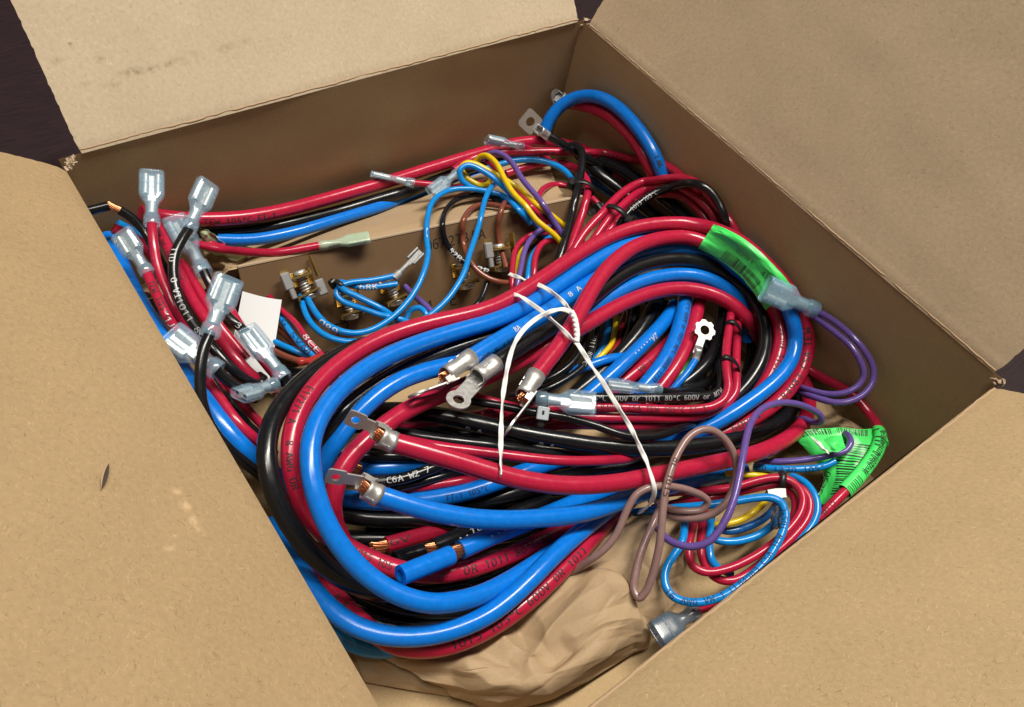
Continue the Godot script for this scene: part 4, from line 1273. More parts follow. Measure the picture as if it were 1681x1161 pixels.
	t = cable("red_wire", "red", 0.00282, [774,300,1468,839,310,1494,902,320,1523,963,329,1558,1023,337,1594,1087,341,1623,1155,337,1641,1223,321,1650,1289,298,1660], "red wire with black print behind the flat ring lug", "wire", "red wires in the box")
	says(t, "or 12 15", 0.0349, [-0.40,0.81,0.43], 0.00250, "ink_black", false, 1.20, 0.00282)
	cable("red_wire", "red", 0.00179, [1093,400,1492,1109,412,1536,1131,419,1578,1160,420,1617,1192,419,1653,1225,420,1687,1261,417,1719,1300,410,1747,1338,398,1773,1375,378,1796,1413,352,1812], "thin red wire crossing just below the flat ring lug", "wire", "red wires in the box", true)
	cable("black_wire", "black", 0.00244, [455,380,1520,519,382,1553,581,386,1589,643,386,1627,705,381,1662,769,368,1694,832,354,1726], "medium black wire directly above the bared blue end", "wire", "black wires in the box", true)
	t = cable("black_wire", "black", 0.00244, [488,400,1690,553,400,1721,621,400,1748,691,400,1764,763,395,1772,835,383,1779,904,365,1787,973,343,1796,1041,320,1806], "medium black wire with white letters and a shrink sleeve, right of lower lug", "wire", "black wires in the box")
	sleeve(t, [488,400,1690,504,400,1698,521,400,1706], 0.00305, "tie")
	says(t, "7 C6A W2 7", 0.0153, [-0.27,0.91,0.32], 0.00280, "ink_white", false, 1.04, 0.00244)
	cable("black_wire", "black", 0.00188, [577,340,1740,621,342,1755,666,345,1771,710,349,1785,756,349,1797,801,346,1807,847,339,1816,892,331,1828,937,322,1838,982,312,1848,1026,301,1857,1071,290,1866], "thin black wire below the white-lettered one", "wire", "black wires in the box", true)
	cable("red_wire", "red", 0.00207, [493,200,1636,524,219,1664,557,237,1692,591,255,1719,626,274,1742,661,294,1765,699,309,1788,741,314,1807,784,317,1824,827,320,1843,871,319,1859,914,309,1873,957,296,1886,999,282,1899,1043,270,1911], "thin red wire over the blue FT-1 cable in the coil", "wire", "red wires in the box", true)
	t = cable("thick_red_cable", "red", 0.00348, [247,613,40,333,565,52,424,533,77,517,513,104,612,495,126,709,477,139,806,459,143,904,442,141,1002,425,135,1100,410,127,1198,398,122,1297,389,119,1396,382,118,1495,374,116,1594,367,113,1693,361,110,1792,357,108,1891,353,107,1990,350,107,2090,346,107,2189,342,108,2288,338,109,2387,334,112,2486,330,123,2582,323,148,2672,316,188,2752,311,246,2806,317,328,2827,334,423,2833,352,520,2833,367,619,2830,380,717], "thick red cable lying along the back wall of the box", "cable", "thick red cables in the box")
	says(t, "TEW 105°C FT-1", 0.0458, [-0.31,0.33,0.89], 0.00332, "ink_black", false, 0.95, 0.00348)
	cable("thick_black_cable", "black", 0.00348, [429,412,72,529,398,87,626,388,114,724,379,141,824,368,156,925,355,160,1026,339,157,1127,323,153,1228,310,150,1329,306,153,1429,317,168,1530,325,182,1631,315,179,1730,298,165,1829,282,146,1929,268,128,2029,256,113,2129,243,104,2230,228,101,2331,212,105,2431,196,114,2531,180,125], "thick black cable in front of the red one along the back wall", "cable", "thick black cables in the box", true)
	cable("thick_blue_cable", "blue", 0.00301, [545,403,149,633,401,197,724,404,237,821,404,259,920,396,265,1018,384,261,1117,369,253,1214,352,243,1311,334,232,1408,312,217,1502,288,196,1596,266,171,1690,245,148,1787,227,132,1885,212,122,1984,199,119,2083,189,122,2182,182,131,2280,177,143], "blue cable under the black one by the back wall", "cable", "thick blue cables in the box", true)
	t = cable("red_wire", "red", 0.00244, [1903,400,224,1971,405,210,2039,405,193,2108,410,196,2173,421,219,2237,427,244,2301,428,272,2363,430,304,2427,433,332,2492,431,358,2555,429,387,2617,426,418,2679,426,450,2744,424,475,2806,422,505,2839,437,563,2844,468,625,2844,501,687,2845,534,748,2845,570,808,2846,607,867,2846,638,930,2845,652,998,2845,657,1067,2846,665,1136,2846,673,1206], "medium red wire arching along the back right corner", "wire", "red wires in the box")
	says(t, "or 1015 105°C 600V", 0.0984, [-0.68,0.33,0.65], 0.00221, "ink_black", false, 2.10, 0.00244)
	t = cable("thick_blue_cable", "blue", 0.00385, [2594,388,177,2646,471,153,2711,547,154,2774,613,193,2812,667,267,2826,705,358,2830,726,456,2829,729,557,2827,719,657,2821,700,755,2813,670,850,2814,615,934,2832,543,1001], "thick blue cable arching up in the back right corner", "cable", "thick blue cables in the box")
	says(t, "8 AWG", 0.1053, [-0.51,0.69,0.52], 0.00309, "ink_black", false, 0.50, 0.00385)
	t = cable("thick_red_cable", "red", 0.00376, [2801,520,110,2818,560,198,2828,597,288,2831,627,382,2831,645,478,2830,647,577,2826,637,674,2817,615,770,2816,573,858,2833,509,931], "thick red cable behind the blue arch in the back corner", "cable", "thick red cables in the box")
	ring_lug(t, [2803,518,113,2774,540,75,2729,560,40], 0.0104, [-0.13,0.81,0.57], 0, "dull_tin", 0.00376, false)
	cable("black_wire", "black", 0.00235, [2550,480,408,2589,513,455,2580,529,521,2542,526,580,2495,519,633,2445,511,683,2394,508,731,2342,516,778,2291,513,826,2244,485,871,2192,477,918,2139,473,965,2085,468,1011,2032,457,1056,1979,437,1098,1932,396,1130,1894,340,1152], "medium black wire standing upright through the black tie at the back", "wire", "black wires in the box", true)
	cable("red_wire", "red", 0.00226, [2215,340,325,2284,349,335,2353,357,346,2422,363,360,2487,369,383,2538,381,429,2563,398,492,2562,418,559,2544,436,624,2514,450,685,2473,463,740,2425,480,789,2373,485,835,2324,458,877,2271,440,918,2215,430,960,2160,421,1002,2105,405,1042,2053,368,1071,2007,320,1093], "medium red wire bent beside the upright black one", "wire", "red wires in the box", true)
	cable("light_blue_wire", "blue2", 0.00179, [2095,340,238,2135,360,257,2177,377,274,2221,389,288,2267,397,301,2312,402,319,2355,405,341,2395,409,367,2429,413,401,2455,416,442,2473,419,486,2481,421,534,2480,420,582,2471,412,629,2458,400,674], "light blue wire arching into the black tie at the back", "wire", "blue wires in the box", true)
	t = cable("black_wire", "black", 0.00244, [2427,580,368,2479,555,415,2534,520,450,2592,480,472,2652,443,497,2706,411,536,2752,366,573,2799,319,607], "medium black wire ending in the bright silver ring lug at the back", "wire", "black wires in the box")
	ring_lug(t, [2431,577,369,2379,620,354,2306,690,272], 0.0116, [-0.09,0.23,0.97], 1, "tin", 0.00244, false)
	cable("thick_black_cable", "black", 0.00357, [2701,380,405,2703,372,509,2716,363,611,2749,346,708,2786,326,803,2810,318,903,2819,322,1006,2822,331,1110,2824,342,1213,2827,355,1316,2833,367,1419], "thick glossy black cable running down right of the back tie", "cable", "thick black cables in the box", true)
	cable("thick_black_cable", "black", 0.00357, [2771,377,517,2789,411,608,2806,431,704,2820,438,802,2829,443,901,2832,451,1000,2833,460,1099,2833,464,1199,2832,463,1298,2831,459,1397], "thick black cable behind the red bundle, nearest the right wall", "cable", "thick black cables in the box", true)
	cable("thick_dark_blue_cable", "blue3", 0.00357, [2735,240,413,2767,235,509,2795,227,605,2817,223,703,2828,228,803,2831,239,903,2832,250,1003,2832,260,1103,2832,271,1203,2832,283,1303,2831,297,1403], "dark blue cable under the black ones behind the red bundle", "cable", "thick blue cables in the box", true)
	cable("red_wire", "red", 0.00179, [2095,502,742,2126,486,710,2159,469,679,2193,453,649,2228,436,622,2266,419,597,2306,402,577,2347,385,561,2391,367,552,2436,360,564,2467,365,600,2491,369,641,2507,374,686,2516,378,733,2523,376,781,2529,366,827,2539,346,870,2552,320,908], "thin red wire hooked left of the back tie", "wire", "red wires in the box", true)
	cable("red_wire", "red", 0.00226, [2030,420,1110,2090,443,1080,2151,461,1050,2214,477,1022,2279,494,1001,2346,509,982,2412,517,958,2478,519,934,2545,521,913,2614,522,897,2684,521,887,2750,532,897,2763,576,949,2776,623,1000,2799,664,1053,2817,695,1114,2828,709,1182,2837,698,1250,2845,677,1317,2847,660,1386,2847,647,1455,2846,618,1519,2840,582,1580], "outermost red wire of the tied red bundle at the back right", "wire", "red wires in the box", true)
	cable("red_wire", "red", 0.00226, [2086,400,1128,2150,422,1106,2214,443,1084,2277,463,1058,2341,480,1031,2406,493,1005,2474,498,985,2542,499,964,2610,496,943,2679,490,925,2748,495,924,2776,539,969,2798,584,1018,2831,606,1077,2831,622,1146,2833,629,1216,2842,619,1286,2844,597,1354,2845,563,1416,2841,512,1465], "middle red wire of the tied red bundle at the back right", "wire", "red wires in the box", true)
	cable("red_wire", "red", 0.00226, [2168,380,1114,2232,404,1095,2296,429,1078,2360,451,1059,2426,464,1035,2494,468,1017,2563,469,999,2631,465,978,2699,461,959,2765,473,965,2787,517,1014,2816,549,1070,2842,560,1134,2846,563,1205,2847,554,1275,2847,534,1343], "innermost red wire of the tied red bundle at the back right", "wire", "red wires in the box", true)
	t = cable("black_wire", "black", 0.00235, [2290,379,1100,2352,404,1078,2411,440,1066,2458,490,1055,2519,519,1037,2586,533,1025,2655,547,1019,2720,570,1026,2767,609,1059,2781,660,1103,2784,710,1153,2799,739,1214,2819,732,1280,2824,710,1346,2816,680,1409,2824,627,1452,2841,567,1483,2847,503,1512], "medium black wire arching over the tied red bundle", "wire", "black wires in the box")
	says(t, "1015 105°C", 0.0379, [-0.64,0.61,0.47], 0.00237, "ink_grey", false, 0.97, 0.00235)
	cable("yellow_wire", "yellow", 0.00160, [2010,460,272,2031,500,284,2044,529,317,2045,542,362,2040,550,408,2029,555,453,2014,559,497,2000,560,542,1989,559,588,1980,558,634,1975,558,680,1975,559,727,1980,554,773,1986,537,817,1996,519,859,2015,504,899,2038,486,936,2061,462,968,2083,430,995,2103,394,1017,2122,360,1044], "yellow wire crossing over the other thin wires, nearest the front", "wire", "yellow wires in the box", true)
	cable("yellow_wire", "yellow", 0.00160, [2206,400,880,2178,427,851,2148,455,826,2115,484,805,2081,514,790,2066,521,752,2079,502,710,2094,480,669,2107,464,626,2105,465,579,2087,475,535,2065,478,492,2044,482,449,2020,491,408,1993,499,368,1964,507,331,1925,508,303,1886,489,308,1890,463,346,1907,452,390,1935,443,428,1980,435,436,2019,425,411,2044,413,372,2065,400,330], "yellow wire doubled back in a small loop with the blue one", "wire", "yellow wires in the box", true)
	cable("light_blue_wire", "blue2", 0.00160, [2089,356,894,2071,385,859,2049,422,837,2022,460,822,1995,495,804,1972,528,777,1977,532,731,1992,519,687,2003,507,641,2004,503,593,2000,504,545,1991,510,497,1975,518,452,1952,526,410,1923,535,372,1883,538,347,1841,520,354,1837,486,385,1860,462,420,1895,445,448,1936,433,471,1978,423,494,2004,425,532,1997,446,574,1984,471,614,1968,497,652,1952,521,691,1939,539,734,1943,532,777,1969,498,799,1995,462,818], "light blue wire with a tight hairpin loop next to the yellow loop", "wire", "blue wires in the box", true)
	cable("purple_wire", "purple", 0.00160, [2061,460,273,2083,499,286,2110,525,313,2128,535,355,2134,539,401,2131,541,448,2122,542,494,2111,542,540,2104,539,586,2103,535,633,2104,531,680,2098,536,726,2086,545,771,2088,532,812,2107,496,836,2121,466,868,2130,442,907,2140,415,944,2153,379,972,2167,340,994], "purple wire curving over beside the yellow at the back", "wire", "purple wires in the box", true)
	cable("red_wire", "red", 0.00160, [2060,367,190,2074,407,215,2087,438,250,2091,449,297,2092,454,346,2091,456,396,2091,456,445,2089,453,494,2085,452,543,2080,457,591,2071,470,638,2055,490,680,2038,512,721,2024,530,763,2040,510,795,2069,472,806,2096,437,828,2121,404,853,2146,372,882,2165,340,914], "thin red wire between the yellow and purple ones", "wire", "red wires in the box", true)
	t = cable("red_wire", "red", 0.00179, [1633,400,208,1671,401,234,1710,400,259,1749,397,283,1788,391,306,1830,382,322,1874,371,328,1918,358,326,1962,346,320,2006,333,314,2050,320,308], "thin red wire with a clear connector lying left against the back cable", "wire", "red wires in the box")
	push_on(t, [1645,398,217,1448,430,75], 0.0081, [0.46,0.76,-0.46], "nylon", 0)
	t = cable("red_wire", "red", 0.00160, [2333,465,279,2376,444,280,2416,420,289,2454,395,305,2491,368,320,2528,340,333], "thin red wire with a clear connector seen edge on near the silver ring", "wire", "red wires in the box")
	push_on(t, [2346,461,285,2137,515,188], 0.0078, [0.47,0.33,-0.82], "nylon", 0)
	t = cable("black_wire", "black", 0.00150, [1887,440,285,1929,430,269,1970,417,255,2010,400,241,2049,380,228,2088,360,213], "thin black wire with a clear connector beside the yellow loop", "wire", "black wires in the box")
	push_on(t, [1901,438,279,1633,470,392], 0.0087, [0.29,0.84,0.46], "nylon", 0)
	t = cable("light_blue_wire", "blue2", 0.00150, [2017,490,791,1992,512,757,1986,507,711,1996,488,667,2008,468,624,2010,451,580,1989,445,538,1952,449,507,1911,458,483,1868,467,463,1823,473,445,1777,477,430,1729,480,424,1682,485,431,1636,489,446,1594,493,470,1557,497,501,1524,500,536,1493,504,574,1465,515,611,1437,523,650,1416,503,687,1394,496,730,1371,490,772,1342,484,810,1309,478,845,1273,471,877,1236,462,907,1196,453,933,1154,444,956,1110,438,976,1065,433,993,1019,426,1005,971,419,1011,923,413,1012,875,410,1005,830,410,988,792,410,957,764,410,918,745,410,874,737,411,826,737,408,778,743,400,730,751,390,684], "light blue wire marked 68D, the left of two hanging loops", "wire", "blue wires in the box")
	says(t, "68D", 0.1864, [-0.61,0.42,0.67], 0.00314, "ink_white", false, 1.39, 0.00150)
	t = cable("light_blue_wire", "blue2", 0.00150, [2116,400,440,2074,421,447,2032,441,458,1993,459,477,1955,474,502,1917,482,530,1881,487,560,1846,491,592,1813,496,626,1781,507,660,1750,516,694,1718,505,726,1684,501,759,1649,501,792,1614,502,824,1579,502,856,1544,501,888,1510,498,921,1476,493,954,1439,487,983,1399,480,1009,1358,473,1032,1316,465,1052,1272,457,1068,1227,448,1079,1181,438,1086,1134,428,1087,1088,418,1084,1042,408,1077,996,400,1069,949,393,1062,904,388,1050,859,382,1033,817,380,1012,777,380,986,744,380,952,719,380,912,704,380,867,698,380,820,700,380,772,709,380,726,723,376,680,740,370,636], "light blue wire marked 68C, the right of two hanging loops", "wire", "blue wires in the box")
	says(t, "68C", 0.1491, [-0.26,0.93,0.27], 0.00345, "ink_white", false, 1.29, 0.00150)
	says(t, "1015", 0.1301, [-0.37,0.73,0.58], 0.00203, "ink_blue", true, 2.21, 0.00150)
	t = cable("black_wire", "black", 0.00150, [1908,541,765,1928,516,730,1944,491,693,1957,468,654,1967,446,613,1975,426,571,1979,407,528,1969,394,484,1931,398,458,1886,403,444,1839,407,438,1792,410,440,1747,414,452,1705,419,473,1669,431,501,1637,448,531,1607,468,562,1579,489,595,1552,509,628,1525,521,664,1519,483,687,1524,443,712,1534,413,746,1545,401,790,1562,393,834,1587,387,873,1616,383,910,1647,380,946], "thin black wire marked 52B looping to a screw terminal", "wire", "black wires in the box")
	says(t, "52B", 0.1078, [-0.54,0.64,0.54], 0.00349, "ink_white", false, 1.04, 0.00150)
	says(t, "2B", 0.1244, [-0.59,0.55,0.59], 0.00317, "ink_white", false, 1.39, 0.00150)
	cable("brown_wire", "brown", 0.00150, [2021,449,798,1989,480,779,1957,514,769,1935,523,735,1928,500,692,1916,478,651,1899,460,609,1872,445,572,1827,443,560,1783,456,576,1744,473,599,1709,492,626,1675,511,655,1641,528,686,1623,502,706,1620,457,722,1606,429,758,1590,423,803,1580,417,850,1578,408,897,1589,397,943,1611,387,985,1645,377,1018,1687,366,1040,1733,356,1050,1777,340,1039,1815,320,1017], "brown wire in a full open loop before the brown board", "wire", "brown wires in the box", true)
	cable("brown_wire", "brown", 0.00150, [2088,429,590,2042,437,601,1999,455,616,1962,478,636,1927,501,661,1892,519,690,1858,531,722,1833,505,743,1823,461,759,1815,420,784,1807,390,821,1790,379,865,1773,370,909,1756,360,954], "short brown wire hanging straight to the rightmost terminal", "wire", "brown wires in the box", true)
	cable("red_wire", "red", 0.00150, [2110,377,869,2071,402,868,2026,405,856,1979,403,848,1933,402,857,1889,401,874,1849,399,900,1814,397,932,1783,394,967,1753,391,1004,1725,387,1042,1701,374,1080,1687,343,1112,1685,301,1134,1688,258,1153], "leftmost thin red wire going down under the knot of white tie", "wire", "red wires in the box", true)
	cable("purple_wire", "purple", 0.00150, [2157,407,858,2113,427,864,2064,434,862,2015,433,868,1969,431,885,1925,430,907,1884,430,935,1847,428,967,1812,424,1002,1778,419,1037,1743,414,1071,1710,403,1106,1686,374,1137,1677,330,1155,1674,283,1170], "purple wire going down left of the white tie between red and blue", "wire", "purple wires in the box", true)
	cable("light_blue_wire", "blue2", 0.00150, [2102,385,897,2055,390,911,2009,396,927,1963,402,946,1919,406,968,1878,408,997,1842,409,1031,1808,407,1067,1777,397,1104,1752,369,1135,1739,326,1155,1729,280,1172], "light blue wire going down between the purple and red ones by the white tie", "wire", "blue wires in the box", true)
	cable("red_wire", "red", 0.00169, [2145,360,1015,2118,390,989,2084,415,966,2042,427,948,1994,430,948,1951,432,967,1911,432,995,1876,431,1027,1845,427,1064,1818,415,1101,1798,385,1132,1788,343,1153,1781,300,1172], "thin red hook-shaped wire right of the purple one by the white tie", "wire", "red wires in the box", true)
	cable("yellow_wire", "yellow", 0.00141, [2028,367,858,1981,355,862,1935,356,876,1892,361,900,1855,364,932,1822,363,967,1788,354,1001,1757,335,1033,1732,316,1070,1704,300,1107], "bit of yellow wire behind the purple one by the white tie", "wire", "yellow wires in the box", true)
	t = cable("light_blue_wire", "blue2", 0.00150, [1192,420,777,1145,420,767,1097,420,757,1050,421,744,1004,423,728,958,424,715,909,420,713,875,411,741,885,401,786,911,399,827,941,400,866,970,400,904,1000,399,943,1034,401,978,1070,396,1010,1104,376,1037,1133,340,1053,1159,300,1062], "upper light blue wire of the tied hairpin with the bare spade", "wire", "blue wires in the box")
	spade(t, [1192,420,777,1350,480,735], 0.0055, [-0.18,0.84,0.52])
	t = cable("light_blue_wire", "blue2", 0.00150, [1173,400,811,1128,400,799,1084,400,784,1041,398,766,1002,397,741,967,400,710,931,420,692,904,443,716,907,445,761,930,442,801,955,438,840,981,431,879,1008,420,915,1035,401,947,1058,373,976,1080,338,998,1104,300,1009], "light blue wire marked 68K in the tied hairpin", "wire", "blue wires in the box")
	says(t, "68K", 0.0143, [-0.33,0.77,0.54], 0.00330, "ink_white", true, 1.14, 0.00150)
	cable("purple_wire", "purple", 0.00150, [1240,320,785,1240,329,832,1241,337,880,1247,341,927,1256,340,975,1257,334,1022,1243,311,1061,1221,280,1091], "purple wire curving behind the thick red one below the terminals", "wire", "purple wires in the box", true)
	cable("light_blue_wire", "blue2", 0.00150, [1127,320,974,1166,338,948,1211,349,960,1222,346,1007,1205,321,1047,1189,280,1073], "small light blue wire arch below the terminals", "wire", "blue wires in the box", true)
	cable("black_wire", "black", 0.00150, [1435,320,1083,1479,341,1077,1526,341,1053,1568,348,1022,1608,357,989], "thin black wire dropping from the rightmost terminal", "wire", "black wires in the box", true)
	t = cable("red_wire", "red", 0.00150, [601,380,572,614,354,606,618,358,651,623,367,697,631,374,742,635,381,788,634,389,833,631,397,879,632,397,925,643,383,967,659,362,1005], "thin red wire emerging right of the white card", "wire", "red wires in the box")
	says(t, "8CE", 0.0386, [-0.13,0.83,0.54], 0.00281, "ink_white", false, 1.64, 0.00150)
	t = cable("light_blue_wire", "blue2", 0.00150, [575,340,593,595,327,634,601,338,682,601,348,731,599,355,780,598,363,829,598,372,878,602,379,927,618,366,972,643,338,1005], "printed light blue wire emerging right of the white card", "wire", "blue wires in the box")
	says(t, "KG SVM", 0.0239, [-0.18,0.81,0.57], 0.00200, "ink_blue", false, 2.36, 0.00150)
	cable("brown_wire", "brown", 0.00150, [556,295,618,570,287,665,579,290,714,589,291,763,598,289,812,605,285,861,612,280,910], "upper brown wire right of the white card", "wire", "brown wires in the box", true)
	cable("light_blue_wire", "blue2", 0.00150, [489,300,693,502,308,736,515,316,779,531,326,820,549,335,861,573,337,899,601,330,934,631,320,967], "lower light blue wire right of the white card", "wire", "blue wires in the box", true)
	t = cable("brown_wire", "brown", 0.00150, [462,280,714,475,291,759,489,301,804,504,312,849,521,323,892,543,333,934,570,340,973], "brown wire with a red connector right of the white card", "wire", "brown wires in the box")
	push_on(t, [560,335,964,649,380,1043], 0.0067, [-0.27,0.93,-0.24], "nylon_red", 0)
	t = cable("red_wire", "red", 0.00207, [231,780,296,215,778,341,199,766,385,185,749,428,172,734,472,163,718,517,158,704,563,156,689,609,153,672,655,152,651,698,155,620,735,164,583,765,172,551,801,179,523,840,186,496,880,190,471,920,194,445,961,199,420,1003], "red wire with the tallest upright clear connector at the back left", "wire", "red wires in the box")
	push_on(t, [225,777,309,337,840,56], 0.0107, [0.08,0.96,0.27], "nylon", 0)
	t = cable("red_wire", "red", 0.00207, [115,740,511,110,734,560,106,728,609,104,722,658,102,712,706,102,696,752,110,664,788,122,624,814,132,583,840,141,542,867,149,502,894], "red wire with a clear connector leaning left over the left flap", "wire", "red wires in the box")
	push_on(t, [117,734,525,94,820,333], 0.0097, [-0.49,0.77,0.41], "nylon", 0)
	says(t, "TEW 105°C", 0.0163, [-0.12,0.75,0.65], 0.00226, "ink_black", false, 0.99, 0.00207)
	says(t, "1J", 0.0264, [-0.37,0.69,0.62], 0.00275, "ink_white", false, 0.90, 0.00207)
	t = cable("black_wire", "black", 0.00216, [346,820,432,293,817,480,243,806,530,206,787,588,182,766,652,169,743,719,168,723,788,175,705,857,187,688,925,201,668,993,220,639,1056,251,595,1102,292,541,1124,337,486,1136], "black wire arching up to an upright clear connector", "wire", "black wires in the box")
	push_on(t, [336,816,442,510,880,269], 0.0106, [0.41,0.64,0.65], "nylon", 0)
	says(t, "11D", 0.0163, [-0.49,0.78,0.38], 0.00281, "ink_white", false, 1.01, 0.00216)
	says(t, "0 VI", 0.0316, [-0.23,0.74,0.64], 0.00277, "ink_white", false, 1.09, 0.00216)
	says(t, "1011 80", 0.0465, [-0.24,0.74,0.63], 0.00200, "ink_grey", false, 1.38, 0.00216)
	t = cable("black_wire", "black", 0.00207, [336,660,544,334,645,590,335,626,633,336,606,677,334,595,723,337,588,770,351,577,814,372,553,849,396,519,873,420,484,893], "black wire with a clear connector half hidden behind the arching black wire", "wire", "black wires in the box")
	push_on(t, [336,658,559,340,700,224], 0.0114, [-0.04,0.99,0.12], "nylon", 0)
	says(t, "3", 0.0300, [-0.14,0.79,0.59], 0.00290, "ink_white", false, 0.85, 0.00207)
	t = cable("red_wire", "red", 0.00244, [268,680,216,261,680,288,256,675,360,252,662,430,246,647,501,242,633,571,240,623,642,242,615,714,250,605,785,259,593,855,266,581,926,277,563,995,298,530,1054,334,478,1088,374,420,1103], "printed red wire running through the left connector cluster to a black tie", "wire", "red wires in the box")
	says(t, "MAW or 1011 80°C", 0.0189, [-0.35,0.67,0.65], 0.00241, "ink_black", false, 0.90, 0.00244)
	cable("red_wire", "red", 0.00207, [283,630,425,284,628,471,284,626,517,284,622,564,284,616,610,283,609,655,283,601,701,284,588,745,289,572,789,297,555,831,306,537,872,316,518,914,326,500,955], "red wire beside the printed one in the left cluster", "wire", "red wires in the box", true)
	t = cable("black_wire", "black", 0.00216, [180,860,1030,132,850,1080,93,827,1135,62,795,1190,39,761,1248,30,722,1306,37,684,1365,58,641,1417,87,590,1457,116,535,1490,139,473,1517], "black wire with the front upright clear connector, hugging the left flap edge", "wire", "black wires in the box")
	push_on(t, [170,855,1040,337,940,874], 0.0119, [0.16,0.80,0.57], "nylon", 0)
	t = cable("black_wire", "black", 0.00207, [153,720,1098,168,688,1128,190,655,1152,214,618,1166,238,579,1176,262,540,1185], "black wire with a wide flat clear connector lying on the blue cable", "wire", "black wires in the box")
	push_on(t, [159,716,1111,59,780,898], 0.0129, [0.11,0.96,0.24], "nylon", 0)
	t = cable("black_wire", "black", 0.00207, [392,601,1174,396,563,1213,406,513,1231,421,460,1241], "black wire with a clear connector in front of the white card", "wire", "black wires in the box")
	push_on(t, [394,598,1188,350,661,923], 0.0102, [0.15,0.97,0.21], "nylon", 0)
	t = cable("black_wire", "black", 0.00207, [337,600,1195,368,571,1181,401,544,1169,431,513,1157,458,480,1143], "black wire with a clear connector whose open mouth faces the viewer", "wire", "black wires in the box")
	push_on(t, [350,593,1192,181,680,1229], 0.0098, [0.34,0.84,-0.42], "nylon", 0)
	cable("red_wire", "red", 0.00207, [128,620,1015,124,619,1064,125,616,1113,129,610,1162,134,605,1211,139,599,1259,149,584,1304,167,558,1343,188,524,1370,208,483,1387,229,440,1401], "red wire alongside the left blue cable, below the connectors", "wire", "red wires in the box", true)
	cable("black_wire", "black", 0.00188, [146,560,1012,148,556,1059,149,552,1106,153,545,1152,163,531,1196,178,510,1235,196,484,1270,216,454,1299,237,420,1325], "thin black wire between two red ones below the connectors", "wire", "black wires in the box", true)
	cable("red_wire", "red", 0.00188, [196,540,1042,199,537,1087,204,530,1131,212,516,1173,223,497,1212,236,475,1249,253,449,1282,272,420,1311], "upper red wire below the open-mouthed connector", "wire", "red wires in the box", true)
	t = cable("black_wire", "black", 0.00207, [151,740,120,179,713,146,199,685,177,210,661,216,212,644,259,211,630,304,211,610,346,215,583,384,221,555,421,229,528,458,238,500,495], "black wire with a bared copper gap touching the back left corner", "wire", "black wires in the box")
	bare(t, [151,740,120,117,760,97,36,760,91], 0.00207, "black", .5)
	cable("red_wire", "red", 0.00244, [105,640,111,160,592,137,198,539,177,218,491,235,226,450,300], "red tube-like wire end cut open at the far left", "wire", "red wires in the box", true)
	cable("light_blue_wire", "blue2", 0.00207, [140,581,26,170,554,42,198,528,65,222,504,93,245,480,122], "short blue wire end behind the cut red tube", "wire", "blue wires in the box", true)
	t = cable("red_wire", "red", 0.00207, [430,420,137,460,421,172,493,421,205,528,420,236,558,430,270,584,445,306,610,460,341,637,476,376,665,492,410,698,505,440,737,514,464,780,518,481,825,520,493,870,522,505,915,524,517], "red wire with a pale greenish connector in front of the board", "wire", "red wires in the box")
	push_on(t, [901,522,512,1137,554,599], 0.0066, [-0.12,0.99,-0.04], "nylon_green", 0)
	cable("red_wire", "red", 0.00188, [451,363,24,463,375,66,477,390,106,494,402,146,519,398,182,555,395,208], "short red wire entering the pale green film", "wire", "red wires in the box", true)
	t = cable("purple_wire", "purple", 0.00160, [2839,600,2090,2836,618,2135,2836,631,2181,2835,640,2228,2831,647,2276,2827,650,2323,2826,646,2371,2827,634,2418,2826,617,2463,2819,594,2504,2798,567,2537,2763,541,2557,2722,518,2562,2680,497,2554,2642,475,2533,2616,453,2501,2603,430,2461,2601,403,2421,2612,370,2389,2633,334,2364,2658,301,2341,2684,269,2315], "outer of two purple wires looping from the pale blue connector", "wire", "purple wires in the box")
	push_on(t, [2850,596,2101,2636,670,1889], 0.0141, [-0.44,0.61,0.66], "nylon_blue", 0)
	cable("purple_wire", "purple", 0.00160, [2837,570,2102,2825,585,2146,2818,597,2192,2813,607,2239,2809,615,2286,2806,619,2334,2801,615,2382,2796,602,2428,2790,580,2470,2776,549,2502,2741,519,2514,2702,492,2506,2669,465,2484,2648,437,2452,2637,410,2414,2638,381,2376,2650,347,2343,2668,313,2315,2685,280,2285], "inner of two purple wires looping from the pale blue connector", "wire", "purple wires in the box", true)
	t = cable("red_wire", "red", 0.00235, [2830,278,2223,2841,285,2293,2845,305,2360,2846,332,2425,2846,352,2493,2845,351,2563,2837,347,2633,2806,357,2695,2758,368,2746,2697,370,2780,2630,370,2802,2561,370,2817,2491,370,2829,2421,370,2840,2351,367,2848,2281,360,2854,2213,342,2862,2154,306,2872,2101,260,2882], "red wire against the right wall wrapped in a green barcode label", "wire", "red wires in the box")
	label_sleeve(t, [2789,362,2717,2760,368,2745,2726,370,2767,2647,370,2797,2489,370,2830,2344,366,2848], 0.00364)
	says(t, "LL 983 CS", 0.1144, [-0.64,0.77,0.04], 0.00251, "ink_red", true, 0.61, 0.00235)
	cable("purple_wire", "purple", 0.00160, [1448,360,2505,1431,388,2540,1420,415,2578,1428,439,2619,1451,459,2655,1484,482,2680,1524,507,2689,1565,532,2681,1604,555,2667,1643,576,2648,1682,592,2624,1720,603,2598,1758,611,2570,1797,616,2542,1835,619,2513,1875,619,2486,1915,616,2459,1956,609,2435,1997,599,2413,2040,587,2395,2084,576,2379,2129,564,2368,2176,553,2362,2222,542,2362,2269,531,2369,2314,519,2379,2357,505,2394,2399,489,2412,2438,471,2432,2476,450,2454,2510,428,2479,2540,403,2507,2551,364,2528,2549,325,2503,2553,297,2465,2565,258,2440,2583,214,2431], "purple wire rising in a tall S over the red sweep", "wire", "purple wires in the box", true)
